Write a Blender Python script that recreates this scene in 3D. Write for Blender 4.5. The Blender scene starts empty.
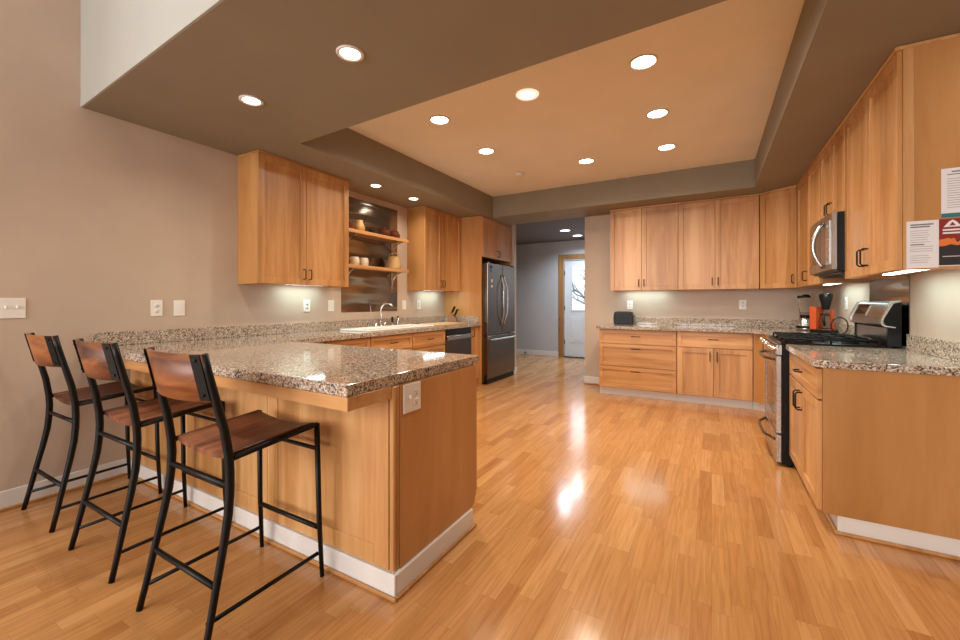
import bpy, bmesh, math, random
from mathutils import Vector, Matrix
random.seed(4)
PI = math.pi
SC = bpy.context.scene
C = SC.collection

# ------------------------------------------------------------------ camera, light, exposure
CAM_H = 1.2216
cam_data = bpy.data.cameras.new('camera')
cam = bpy.data.objects.new('camera', cam_data); C.objects.link(cam)
cam.location = (0, 0, CAM_H)
cam.rotation_euler = (PI/2, 0, 0.5247)
cam_data.sensor_fit = 'HORIZONTAL'; cam_data.sensor_width = 36.0
cam_data.lens = 409.12*36/960
cam_data.shift_x = 0.0054; cam_data.shift_y = -0.01815
cam_data.clip_start = 0.05
SC.camera = cam

SC.view_settings.view_transform = 'Standard'
SC.view_settings.look = 'None'
SC.view_settings.exposure = 0.13
SC.view_settings.gamma = 1.0
SC.view_settings.use_curve_mapping = False

world = bpy.data.worlds.new('overcast_sky'); SC.world = world
world.use_nodes = True
wb = world.node_tree.nodes['Background']
wb.inputs['Color'].default_value = (0.86, 0.93, 1.0, 1)
wb.inputs['Strength'].default_value = 1.3

def area(name, loc, rot, sx, sy, power, color, spread=PI):
    l = bpy.data.lights.new(name, 'AREA'); l.shape = 'RECTANGLE'; l.size = sx; l.size_y = sy
    l.energy = power; l.color = color; l.spread = spread
    o = bpy.data.objects.new(name, l); C.objects.link(o); o.location = loc; o.rotation_euler = rot
    return o
DAY = (0.97, 0.97, 0.95)
# daylight coming in through the three great-room windows behind the photographer, and the hall door
for wx, wp in ((-5.0, 130), (-2.6, 130), (-0.2, 62)):
    area('window_daylight', (wx, -3.90, 2.0), (PI/2, 0, 0), 1.7, 2.4, wp, DAY)
area('door_daylight', (-2.41, 8.88, 1.55), (-PI/2, 0, 0), 0.55, 0.9, 4, (0.72, 0.85, 1.0))
WARM = (1.0, 0.88, 0.71); COOL = (0.62, 0.95, 0.93); HALLC = (0.74, 0.87, 1.0)
P_TRAY, P_SOFF, P_HALL, P_UC = 11.5, 5, 17, 1.25

# ------------------------------------------------------------------ geometry helpers
def bx(bm, x0, x1, y0, y1, z0, z1, bev=0.0, seg=1):
    if x1 < x0: x0, x1 = x1, x0
    if y1 < y0: y0, y1 = y1, y0
    if z1 < z0: z0, z1 = z1, z0
    v = [bm.verts.new((x, y, z)) for x in (x0, x1) for y in (y0, y1) for z in (z0, z1)]
    f = [(0,1,3,2), (4,6,7,5), (0,4,5,1), (2,3,7,6), (0,2,6,4), (1,5,7,3)]
    fs = [bm.faces.new([v[i] for i in q]) for q in f]
    if bev > 0:
        es = list({e for q in fs for e in q.edges})
        bmesh.ops.bevel(bm, geom=es, offset=bev, segments=seg, affect='EDGES', profile=0.5)
    return bm

def tube(bm, pts, r, seg=10, closed=False, flat=1.0, caps=True):
    """sweep a circle (or an ellipse, flat != 1) along pts; r is a number or one radius per point"""
    pts = [Vector(p) for p in pts]; n = len(pts)
    rs = r if isinstance(r, (list, tuple)) else [r]*n
    rings = []; ref = None
    for i, p in enumerate(pts):
        if closed: t = pts[(i+1) % n] - pts[i-1]
        else: t = pts[min(i+1, n-1)] - pts[max(i-1, 0)]
        t.normalize()
        if ref is None:
            ref = Vector((0,0,1)) if abs(t.z) < 0.9 else Vector((1,0,0))
        a = ref - t*ref.dot(t)
        if a.length < 1e-5: a = t.orthogonal()
        a.normalize(); ref = a
        b = t.cross(a)
        rings.append([bm.verts.new(p + (a*math.cos(2*PI*k/seg) + b*(math.sin(2*PI*k/seg)*flat))*rs[i]) for k in range(seg)])
    m = n if closed else n-1
    for i in range(m):
        A, B = rings[i], rings[(i+1) % n]
        for k in range(seg):
            f = bm.faces.new((A[k], A[(k+1) % seg], B[(k+1) % seg], B[k])); f.smooth = True
    if not closed and caps:
        bm.faces.new(rings[0][::-1]); bm.faces.new(rings[-1])
    return bm

def lathe(bm, prof, seg=24, c=(0,0,0), axis='z', smooth=True):
    """profile of (radius, height) turned about an axis through c"""
    rings = []
    for r, h in prof:
        ring = []
        if r < 1e-6:
            ring = [None]
            q = (0,0,h)
            ring = [bm.verts.new(mapax(q, axis, c))]
        else:
            for k in range(seg):
                a = 2*PI*k/seg
                ring.append(bm.verts.new(mapax((r*math.cos(a), r*math.sin(a), h), axis, c)))
        rings.append(ring)
    for A, B in zip(rings, rings[1:]):
        if len(A) == 1 and len(B) == 1: continue
        for k in range(seg):
            k2 = (k+1) % seg
            if len(A) == 1: f = bm.faces.new((A[0], B[k2], B[k]))
            elif len(B) == 1: f = bm.faces.new((A[k], A[k2], B[0]))
            else: f = bm.faces.new((A[k], A[k2], B[k2], B[k]))
            f.smooth = smooth
    if len(rings[0]) > 1: bm.faces.new(rings[0][::-1])
    if len(rings[-1]) > 1: bm.faces.new(rings[-1])
    return bm

def mapax(q, axis, c):
    x, y, z = q
    if axis == 'x': x, y, z = z, x, y
    elif axis == 'y': x, y, z = x, -z, y       # height runs towards -y (out of a front)
    return (x+c[0], y+c[1], z+c[2])

def prism(bm, poly, axis, a0, a1, bev=0.0):
    """extrude a 2D outline along an axis: 'x' outline is (y,z), 'y' is (x,z), 'z' is (x,y)"""
    def mk(p, a):
        return {'x': (a, p[0], p[1]), 'y': (p[0], a, p[1]), 'z': (p[0], p[1], a)}[axis]
    A = [bm.verts.new(mk(p, a0)) for p in poly]; B = [bm.verts.new(mk(p, a1)) for p in poly]
    n = len(poly); fs = []
    for i in range(n):
        fs.append(bm.faces.new((A[i], A[(i+1) % n], B[(i+1) % n], B[i])))
    fs.append(bm.faces.new(A[::-1])); fs.append(bm.faces.new(B))
    bmesh.ops.recalc_face_normals(bm, faces=fs)
    if bev > 0:
        es = list({e for q in fs for e in q.edges})
        bmesh.ops.bevel(bm, geom=es, offset=bev, segments=2, affect='EDGES', profile=0.5)
    return bm

def obj(name, bm, mat, parent=None, label=None):
    if not isinstance(bm, bmesh.types.BMesh): bm = bm()
    bmesh.ops.recalc_face_normals(bm, faces=bm.faces[:])
    me = bpy.data.meshes.new(name); bm.to_mesh(me); bm.free()
    me.materials.append(mat)
    o = bpy.data.objects.new(name, me); C.objects.link(o)
    if parent is not None: o.parent = parent
    if label: o['label'] = label
    return o
def N(): return bmesh.new()
def BX(*a, **k): return bx(N(), *a, **k)

def tag(o, label, cat, group=None):
    o['label'] = label; o['category'] = cat
    if group: o['group'] = group
    return o
def thing(name, label, cat, loc=(0,0,0), rz=0.0, group=None):
    o = bpy.data.objects.new(name, None); C.objects.link(o)
    o.empty_display_size = 0.1; o.location = loc; o.rotation_euler = (0,0,rz)
    return tag(o, label, cat, group)
def struct(name, bm, mat, parent=None):
    o = obj(name, bm, mat, parent)
    if parent is None: o['kind'] = 'structure'
    return o
def dup(root, loc, rz, label, group=None):
    r = root.copy(); C.objects.link(r); r.location = loc; r.rotation_euler = (0,0,rz); r['label'] = label
    if group: r['group'] = group
    for ch in list(root.children):
        c = ch.copy(); C.objects.link(c); c.parent = r
        for g in list(ch.children):
            d = g.copy(); C.objects.link(d); d.parent = c
    return r

# ------------------------------------------------------------------ materials
def mat(name):
    m = bpy.data.materials.new(name); m.use_nodes = True
    nt = m.node_tree
    return m, nt, nt.nodes['Principled BSDF']
def nn(nt, t, **kw):
    n = nt.nodes.new(t)
    for k, v in kw.items():
        if k.startswith('i_'): n.inputs[k[2:].replace('_', ' ')].default_value = v
        else: setattr(n, k, v)
    return n
def srgb(r, g, b):
    f = lambda c: (c/255/12.92) if c/255 <= 0.04045 else ((c/255+0.055)/1.055)**2.4
    return (f(r), f(g), f(b), 1)
def plain(name, col, rough=0.5, metal=0.0, **kw):
    m, nt, b = mat(name)
    b.inputs['Base Color'].default_value = col; b.inputs['Roughness'].default_value = rough; b.inputs['Metallic'].default_value = metal
    for k, v in kw.items(): b.inputs[k.replace('_', ' ')].default_value = v
    return m
def ramp(nt, stops, interp='LINEAR'):
    r = nt.nodes.new('ShaderNodeValToRGB'); cr = r.color_ramp; cr.interpolation = interp
    while len(cr.elements) < len(stops): cr.elements.new(0.5)
    for e, (p, c) in zip(cr.elements, stops): e.position = p; e.color = c
    return r
def paint(name, col, rough=0.75, var=0.06, bump=0.08):
    """wall paint: slight mottling and a hand-trowelled texture"""
    m, nt, b = mat(name); L = nt.links.new
    tc = nn(nt, 'ShaderNodeTexCoord')
    n1 = nn(nt, 'ShaderNodeTexNoise'); n1.inputs['Scale'].default_value = 2.2; n1.inputs['Detail'].default_value = 5
    L(tc.outputs['Object'], n1.inputs['Vector'])
    d = tuple(c*(1-var) for c in col[:3])+(1,); u = tuple(min(1, c*(1+var)) for c in col[:3])+(1,)
    r = ramp(nt, [(0.3, d), (0.7, u)]); L(n1.outputs['Fac'], r.inputs['Fac']); L(r.outputs['Color'], b.inputs['Base Color'])
    n2 = nn(nt, 'ShaderNodeTexNoise'); n2.inputs['Scale'].default_value = 9; n2.inputs['Detail'].default_value = 6
    L(tc.outputs['Object'], n2.inputs['Vector'])
    bp = nn(nt, 'ShaderNodeBump'); bp.inputs['Strength'].default_value = bump; bp.inputs['Distance'].default_value = 0.02
    L(n2.outputs['Fac'], bp.inputs['Height']); L(bp.outputs['Normal'], b.inputs['Normal'])
    b.inputs['Roughness'].default_value = rough
    return m
def wood(name, dark, mid, light, axis='z', rough=0.38, scale=1.0, coat=0.25, stretch=14, contrast=1.0):
    """wood with grain along one axis; each object gets its own piece of the board"""
    m, nt, b = mat(name); L = nt.links.new
    tc = nn(nt, 'ShaderNodeTexCoord'); oi = nn(nt, 'ShaderNodeObjectInfo')
    ad = nn(nt, 'ShaderNodeVectorMath', operation='ADD'); ml = nn(nt, 'ShaderNodeVectorMath', operation='SCALE')
    ml.inputs['Scale'].default_value = 37.0
    cx = nn(nt, 'ShaderNodeCombineXYZ')
    for k in 'XYZ': L(oi.outputs['Random'], cx.inputs[k])
    L(cx.outputs[0], ml.inputs[0]); L(tc.outputs['Object'], ad.inputs[0]); L(ml.outputs[0], ad.inputs[1])
    mp = nn(nt, 'ShaderNodeMapping')
    s = [stretch*scale]*3; s['xyz'.index(axis)] = 1.1*scale
    mp.inputs['Scale'].default_value = s
    L(ad.outputs[0], mp.inputs['Vector'])
    n1 = nn(nt, 'ShaderNodeTexNoise'); n1.inputs['Scale'].default_value = 1.0; n1.inputs['Detail'].default_value = 6; n1.inputs['Roughness'].default_value = 0.6; n1.inputs['Distortion'].default_value = 0.8
    L(mp.outputs[0], n1.inputs['Vector'])
    n2 = nn(nt, 'ShaderNodeTexNoise'); n2.inputs['Scale'].default_value = 0.25; n2.inputs['Detail'].default_value = 2
    L(mp.outputs[0], n2.inputs['Vector'])
    mx = nn(nt, 'ShaderNodeMath', operation='MULTIPLY_ADD'); mx.inputs[1].default_value = 0.5
    L(n2.outputs['Fac'], mx.inputs[0])
    h = nn(nt, 'ShaderNodeMath', operation='MULTIPLY'); h.inputs[1].default_value = 0.5
    L(n1.outputs['Fac'], h.inputs[0]); L(h.outputs[0], mx.inputs[2])
    r = ramp(nt, [(0.5-0.17/contrast, dark), (0.5, mid), (0.5+0.18/contrast, light)])
    L(mx.outputs[0], r.inputs['Fac'])
    hs = nn(nt, 'ShaderNodeHueSaturation')
    mr = nn(nt, 'ShaderNodeMapRange'); mr.inputs['To Min'].default_value = 0.93; mr.inputs['To Max'].default_value = 1.07
    L(oi.outputs['Random'], mr.inputs['Value']); L(mr.outputs[0], hs.inputs['Value']); L(r.outputs['Color'], hs.inputs['Color'])
    L(hs.outputs['Color'], b.inputs['Base Color'])
    b.inputs['Roughness'].default_value = rough
    b.inputs['Coat Weight'].default_value = coat; b.inputs['Coat Roughness'].default_value = 0.25
    return m
CAB_D, CAB_M, CAB_L = srgb(172,118,64), srgb(195,141,85), srgb(212,162,108)
M = {}
M['cab_v'] = wood('maple_upright_grain', CAB_D, CAB_M, CAB_L, 'z', contrast=1.4)
M['cab_h'] = wood('maple_level_grain', CAB_D, CAB_M, CAB_L, 'x', contrast=1.4)
M['cab_y'] = wood('maple_level_grain_across', CAB_D, CAB_M, CAB_L, 'y')
M['panel'] = wood('maple_veneer', srgb(174,118,62), srgb(188,133,76), srgb(202,149,92), 'z', stretch=7)
M['pale_wood'] = wood('pale_board', srgb(205,160,105), srgb(216,174,120), srgb(226,188,138), 'y', rough=0.5)
M['casing'] = wood('pine_casing', srgb(128,84,44), srgb(148,102,56), srgb(166,120,70), 'z', rough=0.5)
M['walnut'] = wood('reclaimed_walnut', srgb(52,24,14), srgb(96,50,30), srgb(140,84,52), 'y', rough=0.45, scale=2.0, stretch=9, coat=0.1, contrast=1.6)
M['walnut_x'] = wood('reclaimed_walnut_back', srgb(60,28,14), srgb(122,68,36), srgb(166,104,58), 'x', rough=0.45, scale=2.4, stretch=7, coat=0.1, contrast=1.6)
M['wall'] = paint('taupe_wall_paint', srgb(197,177,159))
M['soffit'] = paint('taupe_paint_soffit_shade', srgb(142,132,114), var=0.05)  # wall paint darkened: the soffit's shade is put into the colour
M['tray'] = paint('tan_ceiling_paint', srgb(240,233,218), var=0.03, bump=0.03)
M['bulk'] = paint('bulkhead_paint_lit_tone', srgb(172,170,163), var=0.03)  # separate tone: the different light on the bulkhead is put into its colour
M['hallceil'] = paint('hall_ceiling_paint_shaded', srgb(104,94,86), var=0.03, bump=0.03)  # shade on the hall ceiling is put into a darker paint colour
M['hall'] = paint('grey_hall_paint', srgb(190,187,186), var=0.03, bump=0.03)
M['white'] = plain('white_trim_paint', srgb(226,220,214), 0.45)
M['doorwhite'] = plain('white_door_paint', srgb(214,216,218), 0.4)
M['plate'] = plain('white_plastic', srgb(238,234,228), 0.35)
M['dark'] = plain('dark_slot', srgb(30,28,27), 0.6)
M['bronze'] = plain('dark_bronze', srgb(38,28,22), 0.38, 0.7)
M['blackmetal'] = plain('black_metal', srgb(9,8,8), 0.45, 0.0, Specular_IOR_Level=0.3)
M['black'] = plain('black_enamel', srgb(10,10,11), 0.3, Specular_IOR_Level=0.25)
M['iron'] = plain('cast_iron', srgb(12,12,12), 0.6, Specular_IOR_Level=0.25)
M['blackplastic'] = plain('black_plastic', srgb(14,14,15), 0.35, Specular_IOR_Level=0.3)
M['chrome'] = plain('chrome', (0.85,0.86,0.88,1), 0.12, 1.0)
M['porcelain'] = plain('white_porcelain', srgb(240,238,232), 0.15)
M['glassdark'] = plain('dark_oven_glass', srgb(26,20,17), 0.06)
M['cup'] = plain('cream_ceramic', srgb(226,212,190), 0.3)
M['jug'] = plain('mustard_stoneware', srgb(178,136,78), 0.45)
M['brownpot'] = plain('red_brown_pottery', srgb(86,38,20), 0.8, Specular_IOR_Level=0.2)
M['orange'] = plain('orange_enamel', srgb(196,78,34), 0.45)
M['paper'] = plain('white_paper', srgb(232,230,232), 0.7)
M['ink'] = plain('grey_ink', srgb(158,156,160), 0.8)
M['ink_dark'] = plain('dark_ink', srgb(104,100,104), 0.8)
M['teal'] = plain('teal_ink', srgb(40,120,126), 0.7)
M['redprint'] = plain('dark_red_print', srgb(138,34,26), 0.5)
M['flame'] = plain('orange_flame_print', srgb(224,120,50), 0.5)
M['blackprint'] = plain('black_print', srgb(36,32,34), 0.5)
M['blue'] = plain('blue_magnet', srgb(70,100,160), 0.4)
M['bark'] = plain('tree_bark', srgb(128,134,146), 0.9)
M['snow'] = plain('pale_ground', srgb(205,208,212), 0.9)

def steel(name, col=(0.55,0.53,0.51,1), rough=0.28, axis='z', wave=0.0):
    m, nt, b = mat(name); L = nt.links.new
    tc = nn(nt, 'ShaderNodeTexCoord'); mp = nn(nt, 'ShaderNodeMapping')
    s = [260]*3; s['xyz'.index(axis)] = 3
    mp.inputs['Scale'].default_value = s; L(tc.outputs['Object'], mp.inputs['Vector'])
    n = nn(nt, 'ShaderNodeTexNoise'); n.inputs['Scale'].default_value = 1; n.inputs['Detail'].default_value = 3
    L(mp.outputs[0], n.inputs['Vector'])
    mr = nn(nt, 'ShaderNodeMapRange'); mr.inputs['To Min'].default_value = rough-0.07; mr.inputs['To Max'].default_value = rough+0.09
    L(n.outputs['Fac'], mr.inputs['Value']); L(mr.outputs[0], b.inputs['Roughness'])
    b.inputs['Base Color'].default_value = col; b.inputs['Metallic'].default_value = 1.0
    if wave:
        n2 = nn(nt, 'ShaderNodeTexNoise'); n2.inputs['Scale'].default_value = 1.6; n2.inputs['Detail'].default_value = 1
        mp2 = nn(nt, 'ShaderNodeMapping'); mp2.inputs['Scale'].default_value = (1, 0.4, 3.4)
        L(tc.outputs['Object'], mp2.inputs['Vector']); L(mp2.outputs[0], n2.inputs['Vector'])
        bp = nn(nt, 'ShaderNodeBump'); bp.inputs['Strength'].default_value = wave; bp.inputs['Distance'].default_value = 0.06
        L(n2.outputs['Fac'], bp.inputs['Height']); L(bp.outputs['Normal'], b.inputs['Normal'])
    return m
M['steel'] = steel('brushed_steel', (0.31,0.28,0.26,1))
M['steel_h'] = steel('brushed_steel_level', (0.55,0.54,0.53,1), 0.25, 'x')
M['steel_dark'] = steel('dark_brushed_steel', (0.20,0.165,0.14,1), 0.22)
M['steel_wall'] = steel('rippled_steel_sheet', (0.33,0.29,0.25,1), 0.15, 'y', wave=0.7)

def glass(name):
    m, nt, b = mat(name)
    b.inputs['Base Color'].default_value = (1,1,1,1); b.inputs['Roughness'].default_value = 0.02
    b.inputs['Transmission Weight'].default_value = 1.0; b.inputs['IOR'].default_value = 1.12
    return m
M['glass'] = glass('clear_glass')

def emis(name, col, s):
    m, nt, b = mat(name)
    b.inputs['Base Color'].default_value = col; b.inputs['Emission Color'].default_value = col; b.inputs['Emission Strength'].default_value = s
    return m
M['lamp'] = emis('lit_lamp', (1.0, 0.93, 0.80, 1), 14)
M['lamp_dim'] = emis('lit_small_lamp', (1.0, 0.92, 0.78, 1), 9)
M['ring_glow'] = emis('white_ring_painted_glow', (0.95, 0.84, 0.70, 1), 0.75)  # emission stands in for light falling on the plain white trim ring
M['lamp_cool'] = emis('lit_cool_strip', (0.90, 0.98, 1.0, 1), 5)

def granite():
    m, nt, b = mat('speckled_granite'); L = nt.links.new
    tc = nn(nt, 'ShaderNodeTexCoord')
    nz = nn(nt, 'ShaderNodeTexNoise'); nz.inputs['Scale'].default_value = 60; nz.inputs['Detail'].default_value = 3
    L(tc.outputs['Object'], nz.inputs['Vector'])
    va = nn(nt, 'ShaderNodeVectorMath', operation='MULTIPLY_ADD'); va.inputs[1].default_value = (0.005,)*3
    L(nz.outputs['Color'], va.inputs[0]); L(tc.outputs['Object'], va.inputs[2])
    v = nn(nt, 'ShaderNodeTexVoronoi'); v.inputs['Scale'].default_value = 150
    L(va.outputs[0], v.inputs['Vector'])
    sp = nn(nt, 'ShaderNodeSeparateColor'); L(v.outputs['Color'], sp.inputs[0])
    r = ramp(nt, [(0.0, srgb(44,36,34)), (0.15, srgb(104,84,70)), (0.27, srgb(178,154,130)), (0.50, srgb(206,184,160)), (0.72, srgb(172,164,160)), (0.83, srgb(234,226,218))], 'CONSTANT')
    L(sp.outputs[0], r.inputs['Fac'])
    v2 = nn(nt, 'ShaderNodeTexVoronoi'); v2.inputs['Scale'].default_value = 290
    L(va.outputs[0], v2.inputs['Vector'])
    sp2 = nn(nt, 'ShaderNodeSeparateColor'); L(v2.outputs['Color'], sp2.inputs[0])
    r2 = ramp(nt, [(0.0, srgb(58,46,42)), (0.25, srgb(150,128,108)), (0.6, srgb(196,178,158)), (0.9, srgb(120,112,110))], 'CONSTANT')
    L(sp2.outputs[1], r2.inputs['Fac'])
    mx = nn(nt, 'ShaderNodeMixRGB'); mx.inputs[0].default_value = 0.30
    L(r.outputs['Color'], mx.inputs[1]); L(r2.outputs['Color'], mx.inputs[2]); L(mx.outputs[0], b.inputs['Base Color'])
    b.inputs['Roughness'].default_value = 0.06
    return m
M['granite'] = granite()

def floor_mat():
    m, nt, b = mat('oak_strip_floor'); L = nt.links.new
    tc = nn(nt, 'ShaderNodeTexCoord'); sx = nn(nt, 'ShaderNodeSeparateXYZ'); L(tc.outputs['Object'], sx.inputs[0])
    def mth(op, a, b_=None, c=None):
        n = nn(nt, 'ShaderNodeMath', operation=op)
        for i, q in enumerate((a, b_, c)):
            if q is None: continue
            if isinstance(q, (int, float)): n.inputs[i].default_value = q
            else: L(q, n.inputs[i])
        return n.outputs[0]
    W, LEN = 0.070, 0.50
    u = mth('DIVIDE', sx.outputs['X'], W); col = mth('FLOOR', u); fu = mth('FRACT', u)
    wn = nn(nt, 'ShaderNodeTexWhiteNoise', noise_dimensions='1D'); L(col, wn.inputs['W'])
    vv = mth('ADD', mth('DIVIDE', sx.outputs['Y'], LEN), mth('MULTIPLY', wn.outputs['Value'], 7.3))
    row = mth('FLOOR', vv); fv = mth('FRACT', vv)
    cb = nn(nt, 'ShaderNodeCombineXYZ'); L(col, cb.inputs[0]); L(row, cb.inputs[1])
    w2 = nn(nt, 'ShaderNodeTexWhiteNoise', noise_dimensions='2D'); L(cb.outputs[0], w2.inputs['Vector'])
    base = ramp(nt, [(0.0, srgb(178,122,70)), (0.18, srgb(191,136,82)), (0.78, srgb(200,146,91)), (1.0, srgb(208,156,102))])
    L(w2.outputs['Value'], base.inputs['Fac'])
    # grain
    off = nn(nt, 'ShaderNodeVectorMath', operation='MULTIPLY_ADD'); off.inputs[1].default_value = (9, 9, 9)
    L(w2.outputs['Color'], off.inputs[0]); L(tc.outputs['Object'], off.inputs[2])
    mp = nn(nt, 'ShaderNodeMapping'); mp.inputs['Scale'].default_value = (42, 2.6, 1); L(off.outputs[0], mp.inputs['Vector'])
    g = nn(nt, 'ShaderNodeTexNoise'); g.inputs['Scale'].default_value = 1.0; g.inputs['Detail'].default_value = 7; g.inputs['Distortion'].default_value = 1.3
    L(mp.outputs[0], g.inputs['Vector'])
    gr = ramp(nt, [(0.34, (0.70,0.63,0.56,1)), (0.58, (1,1,1,1))]); L(g.outputs['Fac'], gr.inputs['Fac'])
    mu = nn(nt, 'ShaderNodeMixRGB', blend_type='MULTIPLY'); mu.inputs[0].default_value = 0.5
    L(base.outputs['Color'], mu.inputs[1]); L(gr.outputs['Color'], mu.inputs[2])
    # cathedral figure
    mp2 = nn(nt, 'ShaderNodeMapping'); mp2.inputs['Scale'].default_value = (1, 0.10, 1); L(off.outputs[0], mp2.inputs['Vector'])
    wv = nn(nt, 'ShaderNodeTexWave', bands_direction='X'); wv.inputs['Scale'].default_value = 9; wv.inputs['Distortion'].default_value = 16; wv.inputs['Detail'].default_value = 2.5; wv.inputs['Detail Scale'].default_value = 0.9
    L(mp2.outputs[0], wv.inputs['Vector'])
    wr_ = ramp(nt, [(0.0, (0.80,0.74,0.68,1)), (0.35, (1,1,1,1))]); L(wv.outputs['Fac'], wr_.inputs['Fac'])
    mu2 = nn(nt, 'ShaderNodeMixRGB', blend_type='MULTIPLY'); mu2.inputs[0].default_value = 0.32
    L(mu.outputs[0], mu2.inputs[1]); L(wr_.outputs['Color'], mu2.inputs[2]); mu = mu2
    # seams between boards
    du = mth('MULTIPLY', mth('MINIMUM', fu, mth('SUBTRACT', 1.0, fu)), W)
    dv = mth('MULTIPLY', mth('MINIMUM', fv, mth('SUBTRACT', 1.0, fv)), LEN)
    dd = mth('MINIMUM', du, dv)
    seam = mth('LESS_THAN', dd, 0.0009)
    mx = nn(nt, 'ShaderNodeMixRGB'); L(mth('MULTIPLY', seam, 0.3), mx.inputs[0])
    L(mu.outputs[0], mx.inputs[1]); mx.inputs[2].default_value = srgb(104,64,34)
    L(mx.outputs[0], b.inputs['Base Color'])
    rr = nn(nt, 'ShaderNodeMapRange'); rr.inputs['To Min'].default_value = 0.13; rr.inputs['To Max'].default_value = 0.19
    L(g.outputs['Fac'], rr.inputs['Value']); L(rr.outputs[0], b.inputs['Roughness'])
    n3 = nn(nt, 'ShaderNodeTexNoise'); n3.inputs['Scale'].default_value = 5.0; L(tc.outputs['Object'], n3.inputs['Vector'])
    bp = nn(nt, 'ShaderNodeBump'); bp.inputs['Strength'].default_value = 0.07; bp.inputs['Distance'].default_value = 0.01
    L(n3.outputs['Fac'], bp.inputs['Height']); L(bp.outputs['Normal'], b.inputs['Normal'])
    return m
M['floor'] = floor_mat()

def wicker():
    m, nt, b = mat('woven_straw'); L = nt.links.new
    tc = nn(nt, 'ShaderNodeTexCoord')
    w = nn(nt, 'ShaderNodeTexWave', bands_direction='Z'); w.inputs['Scale'].default_value = 22; w.inputs['Distortion'].default_value = 1.0
    L(tc.outputs['Object'], w.inputs['Vector'])
    r = ramp(nt, [(0.2, srgb(150,108,58)), (0.7, srgb(220,184,128))]); L(w.outputs['Fac'], r.inputs['Fac']); L(r.outputs['Color'], b.inputs['Base Color'])
    b.inputs['Roughness'].default_value = 0.8
    return m
M['wicker'] = wicker()

# ------------------------------------------------------------------ the room
XL, YB, XR, ZS, ZB = -3.61, 6.184, 1.125, 2.514, 1.385
ZT, ZH, YH, XH = 2.825, 2.60, 8.95, -1.66
YS = 1.0           # where the dropped ceiling starts
REAR, XWEST, ZG = -4.0, -3.61, 4.6
TX0, TX1, TY0, TY1 = -2.85, 0.425, 2.10, 5.505

struct('floor', BX(-6.8, 6.0, REAR-0.1, YH+0.1, -0.12, 0), M['floor'])
# left wall: one long wall from the great room through the kitchen
struct('wall_left', BX(XL-0.15, XL, -0.9, 6.33, 0, ZG), M['wall'])
struct('wall_left_return', BX(XL-0.15, -2.905, 6.332, 6.44, 0, ZH-0.0), M['wall'])
# back wall of the kitchen, with the hall behind it
struct('wall_back', BX(XH, XR+0.15, YB, YB+0.14, 0, ZG), M['wall'])
struct('wall_right', BX(XR, XR+0.15, 2.2, YB, 0, ZG), M['wall'])
# great-room side, behind the photographer
struct('wall_west', BX(-6.8, -6.65, REAR, -0.9, 0, ZG), M['wall'])
struct('wall_west_return', BX(-6.65, XL-0.15, -0.9, -0.75, 0, ZG), M['wall'])
struct('wall_east', BX(5.85, 6.0, REAR, 2.35, 0, ZG), M['wall'])
struct('wall_east_return', BX(XR+0.15, 5.85, 2.2, 2.35, 0, ZG), M['wall'])
def rear_wall():
    bm = N(); holes = [(-5.9,-4.1), (-3.5,-1.7), (-1.1,0.7)]
    bx(bm, -6.8, 6.0, REAR-0.1, REAR, 0, 0.7); bx(bm, -6.8, 6.0, REAR-0.1, REAR, 3.3, ZG)
    xs = [-6.8] + [q for h in holes for q in h] + [6.0]
    for i in range(0, len(xs), 2): bx(bm, xs[i], xs[i+1], REAR-0.1, REAR, 0.7, 3.3)
    return bm
struct('wall_rear', rear_wall(), M['wall'])
for i, (a, b_) in enumerate([(-5.9,-4.1), (-3.5,-1.7), (-1.1,0.7)]):
    w = N()
    bx(w, a, a+0.06, REAR-0.07, REAR-0.03, 0.7, 3.3); bx(w, b_-0.06, b_, REAR-0.07, REAR-0.03, 0.7, 3.3)
    bx(w, a+0.06, b_-0.06, REAR-0.07, REAR-0.03, 0.7, 0.76); bx(w, a+0.06, b_-0.06, REAR-0.07, REAR-0.03, 3.24, 3.3)
    bx(w, (a+b_)/2-0.025, (a+b_)/2+0.025, REAR-0.07, REAR-0.03, 0.76, 3.24)
    win = struct('window_%d' % (i+1), w, M['white'])
    g = struct('glass', BX(a+0.06, b_-0.06, REAR-0.052, REAR-0.048, 0.76, 3.24), M['glass'], win)
struct('ceiling_great_room', BX(-6.8, 6.0, REAR, 1.1, ZG, ZG+0.1), M['tray'])
# dropped ceiling with the tray opening
def on(a, m, x): return a[1] + m*(x-a[0])
QA, QB, QC, QD = (-2.896, 2.166), (0.43, 2.040), (0.42, 5.525), (-2.870, 5.505)     # tray opening
ME = (QB[1]-QA[1])/(QB[0]-QA[0])
BK0, BK1 = (XL, 1.035), (5.85, 1.035+ME*9.46)                                         # bulkhead foot
def soffit():
    bm = N(); e = 0.012; z0, z1 = ZS, ZT+0.3
    yL, yR, y2 = on(QA, ME, XL), on(QA, ME, XR), on(QA, ME, 5.85)
    def piece(pl): prism(bm, pl, 'z', z0, z1)
    piece([(XL,BK0[1]+e),(5.85,BK1[1]+e),(5.85,2.2),(XR,2.2),(XR,yR),(XL,yL)])
    piece([(XL,yL),QA,QD,(XL,5.503)])
    piece([QB,(XR,yR),(XR,5.527),QC])
    piece([(XL,5.503),(XR,5.527),(XR,YB-0.001),(XL,YB-0.001)])
    return bm
struct('ceiling', soffit(), M['soffit'])
struct('ceiling_tray', prism(N(), [(q[0]*0.999, q[1]) for q in (QA,QB,QC,QD)], 'z', ZT, ZT+0.1), M['tray'])
struct('wall_bulkhead', prism(N(), [(BK0[0],BK0[1]),(BK1[0],BK1[1]),(BK1[0],BK1[1]+0.011),(BK0[0],BK0[1]+0.011)], 'z', ZS, ZG), M['bulk'])
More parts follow.
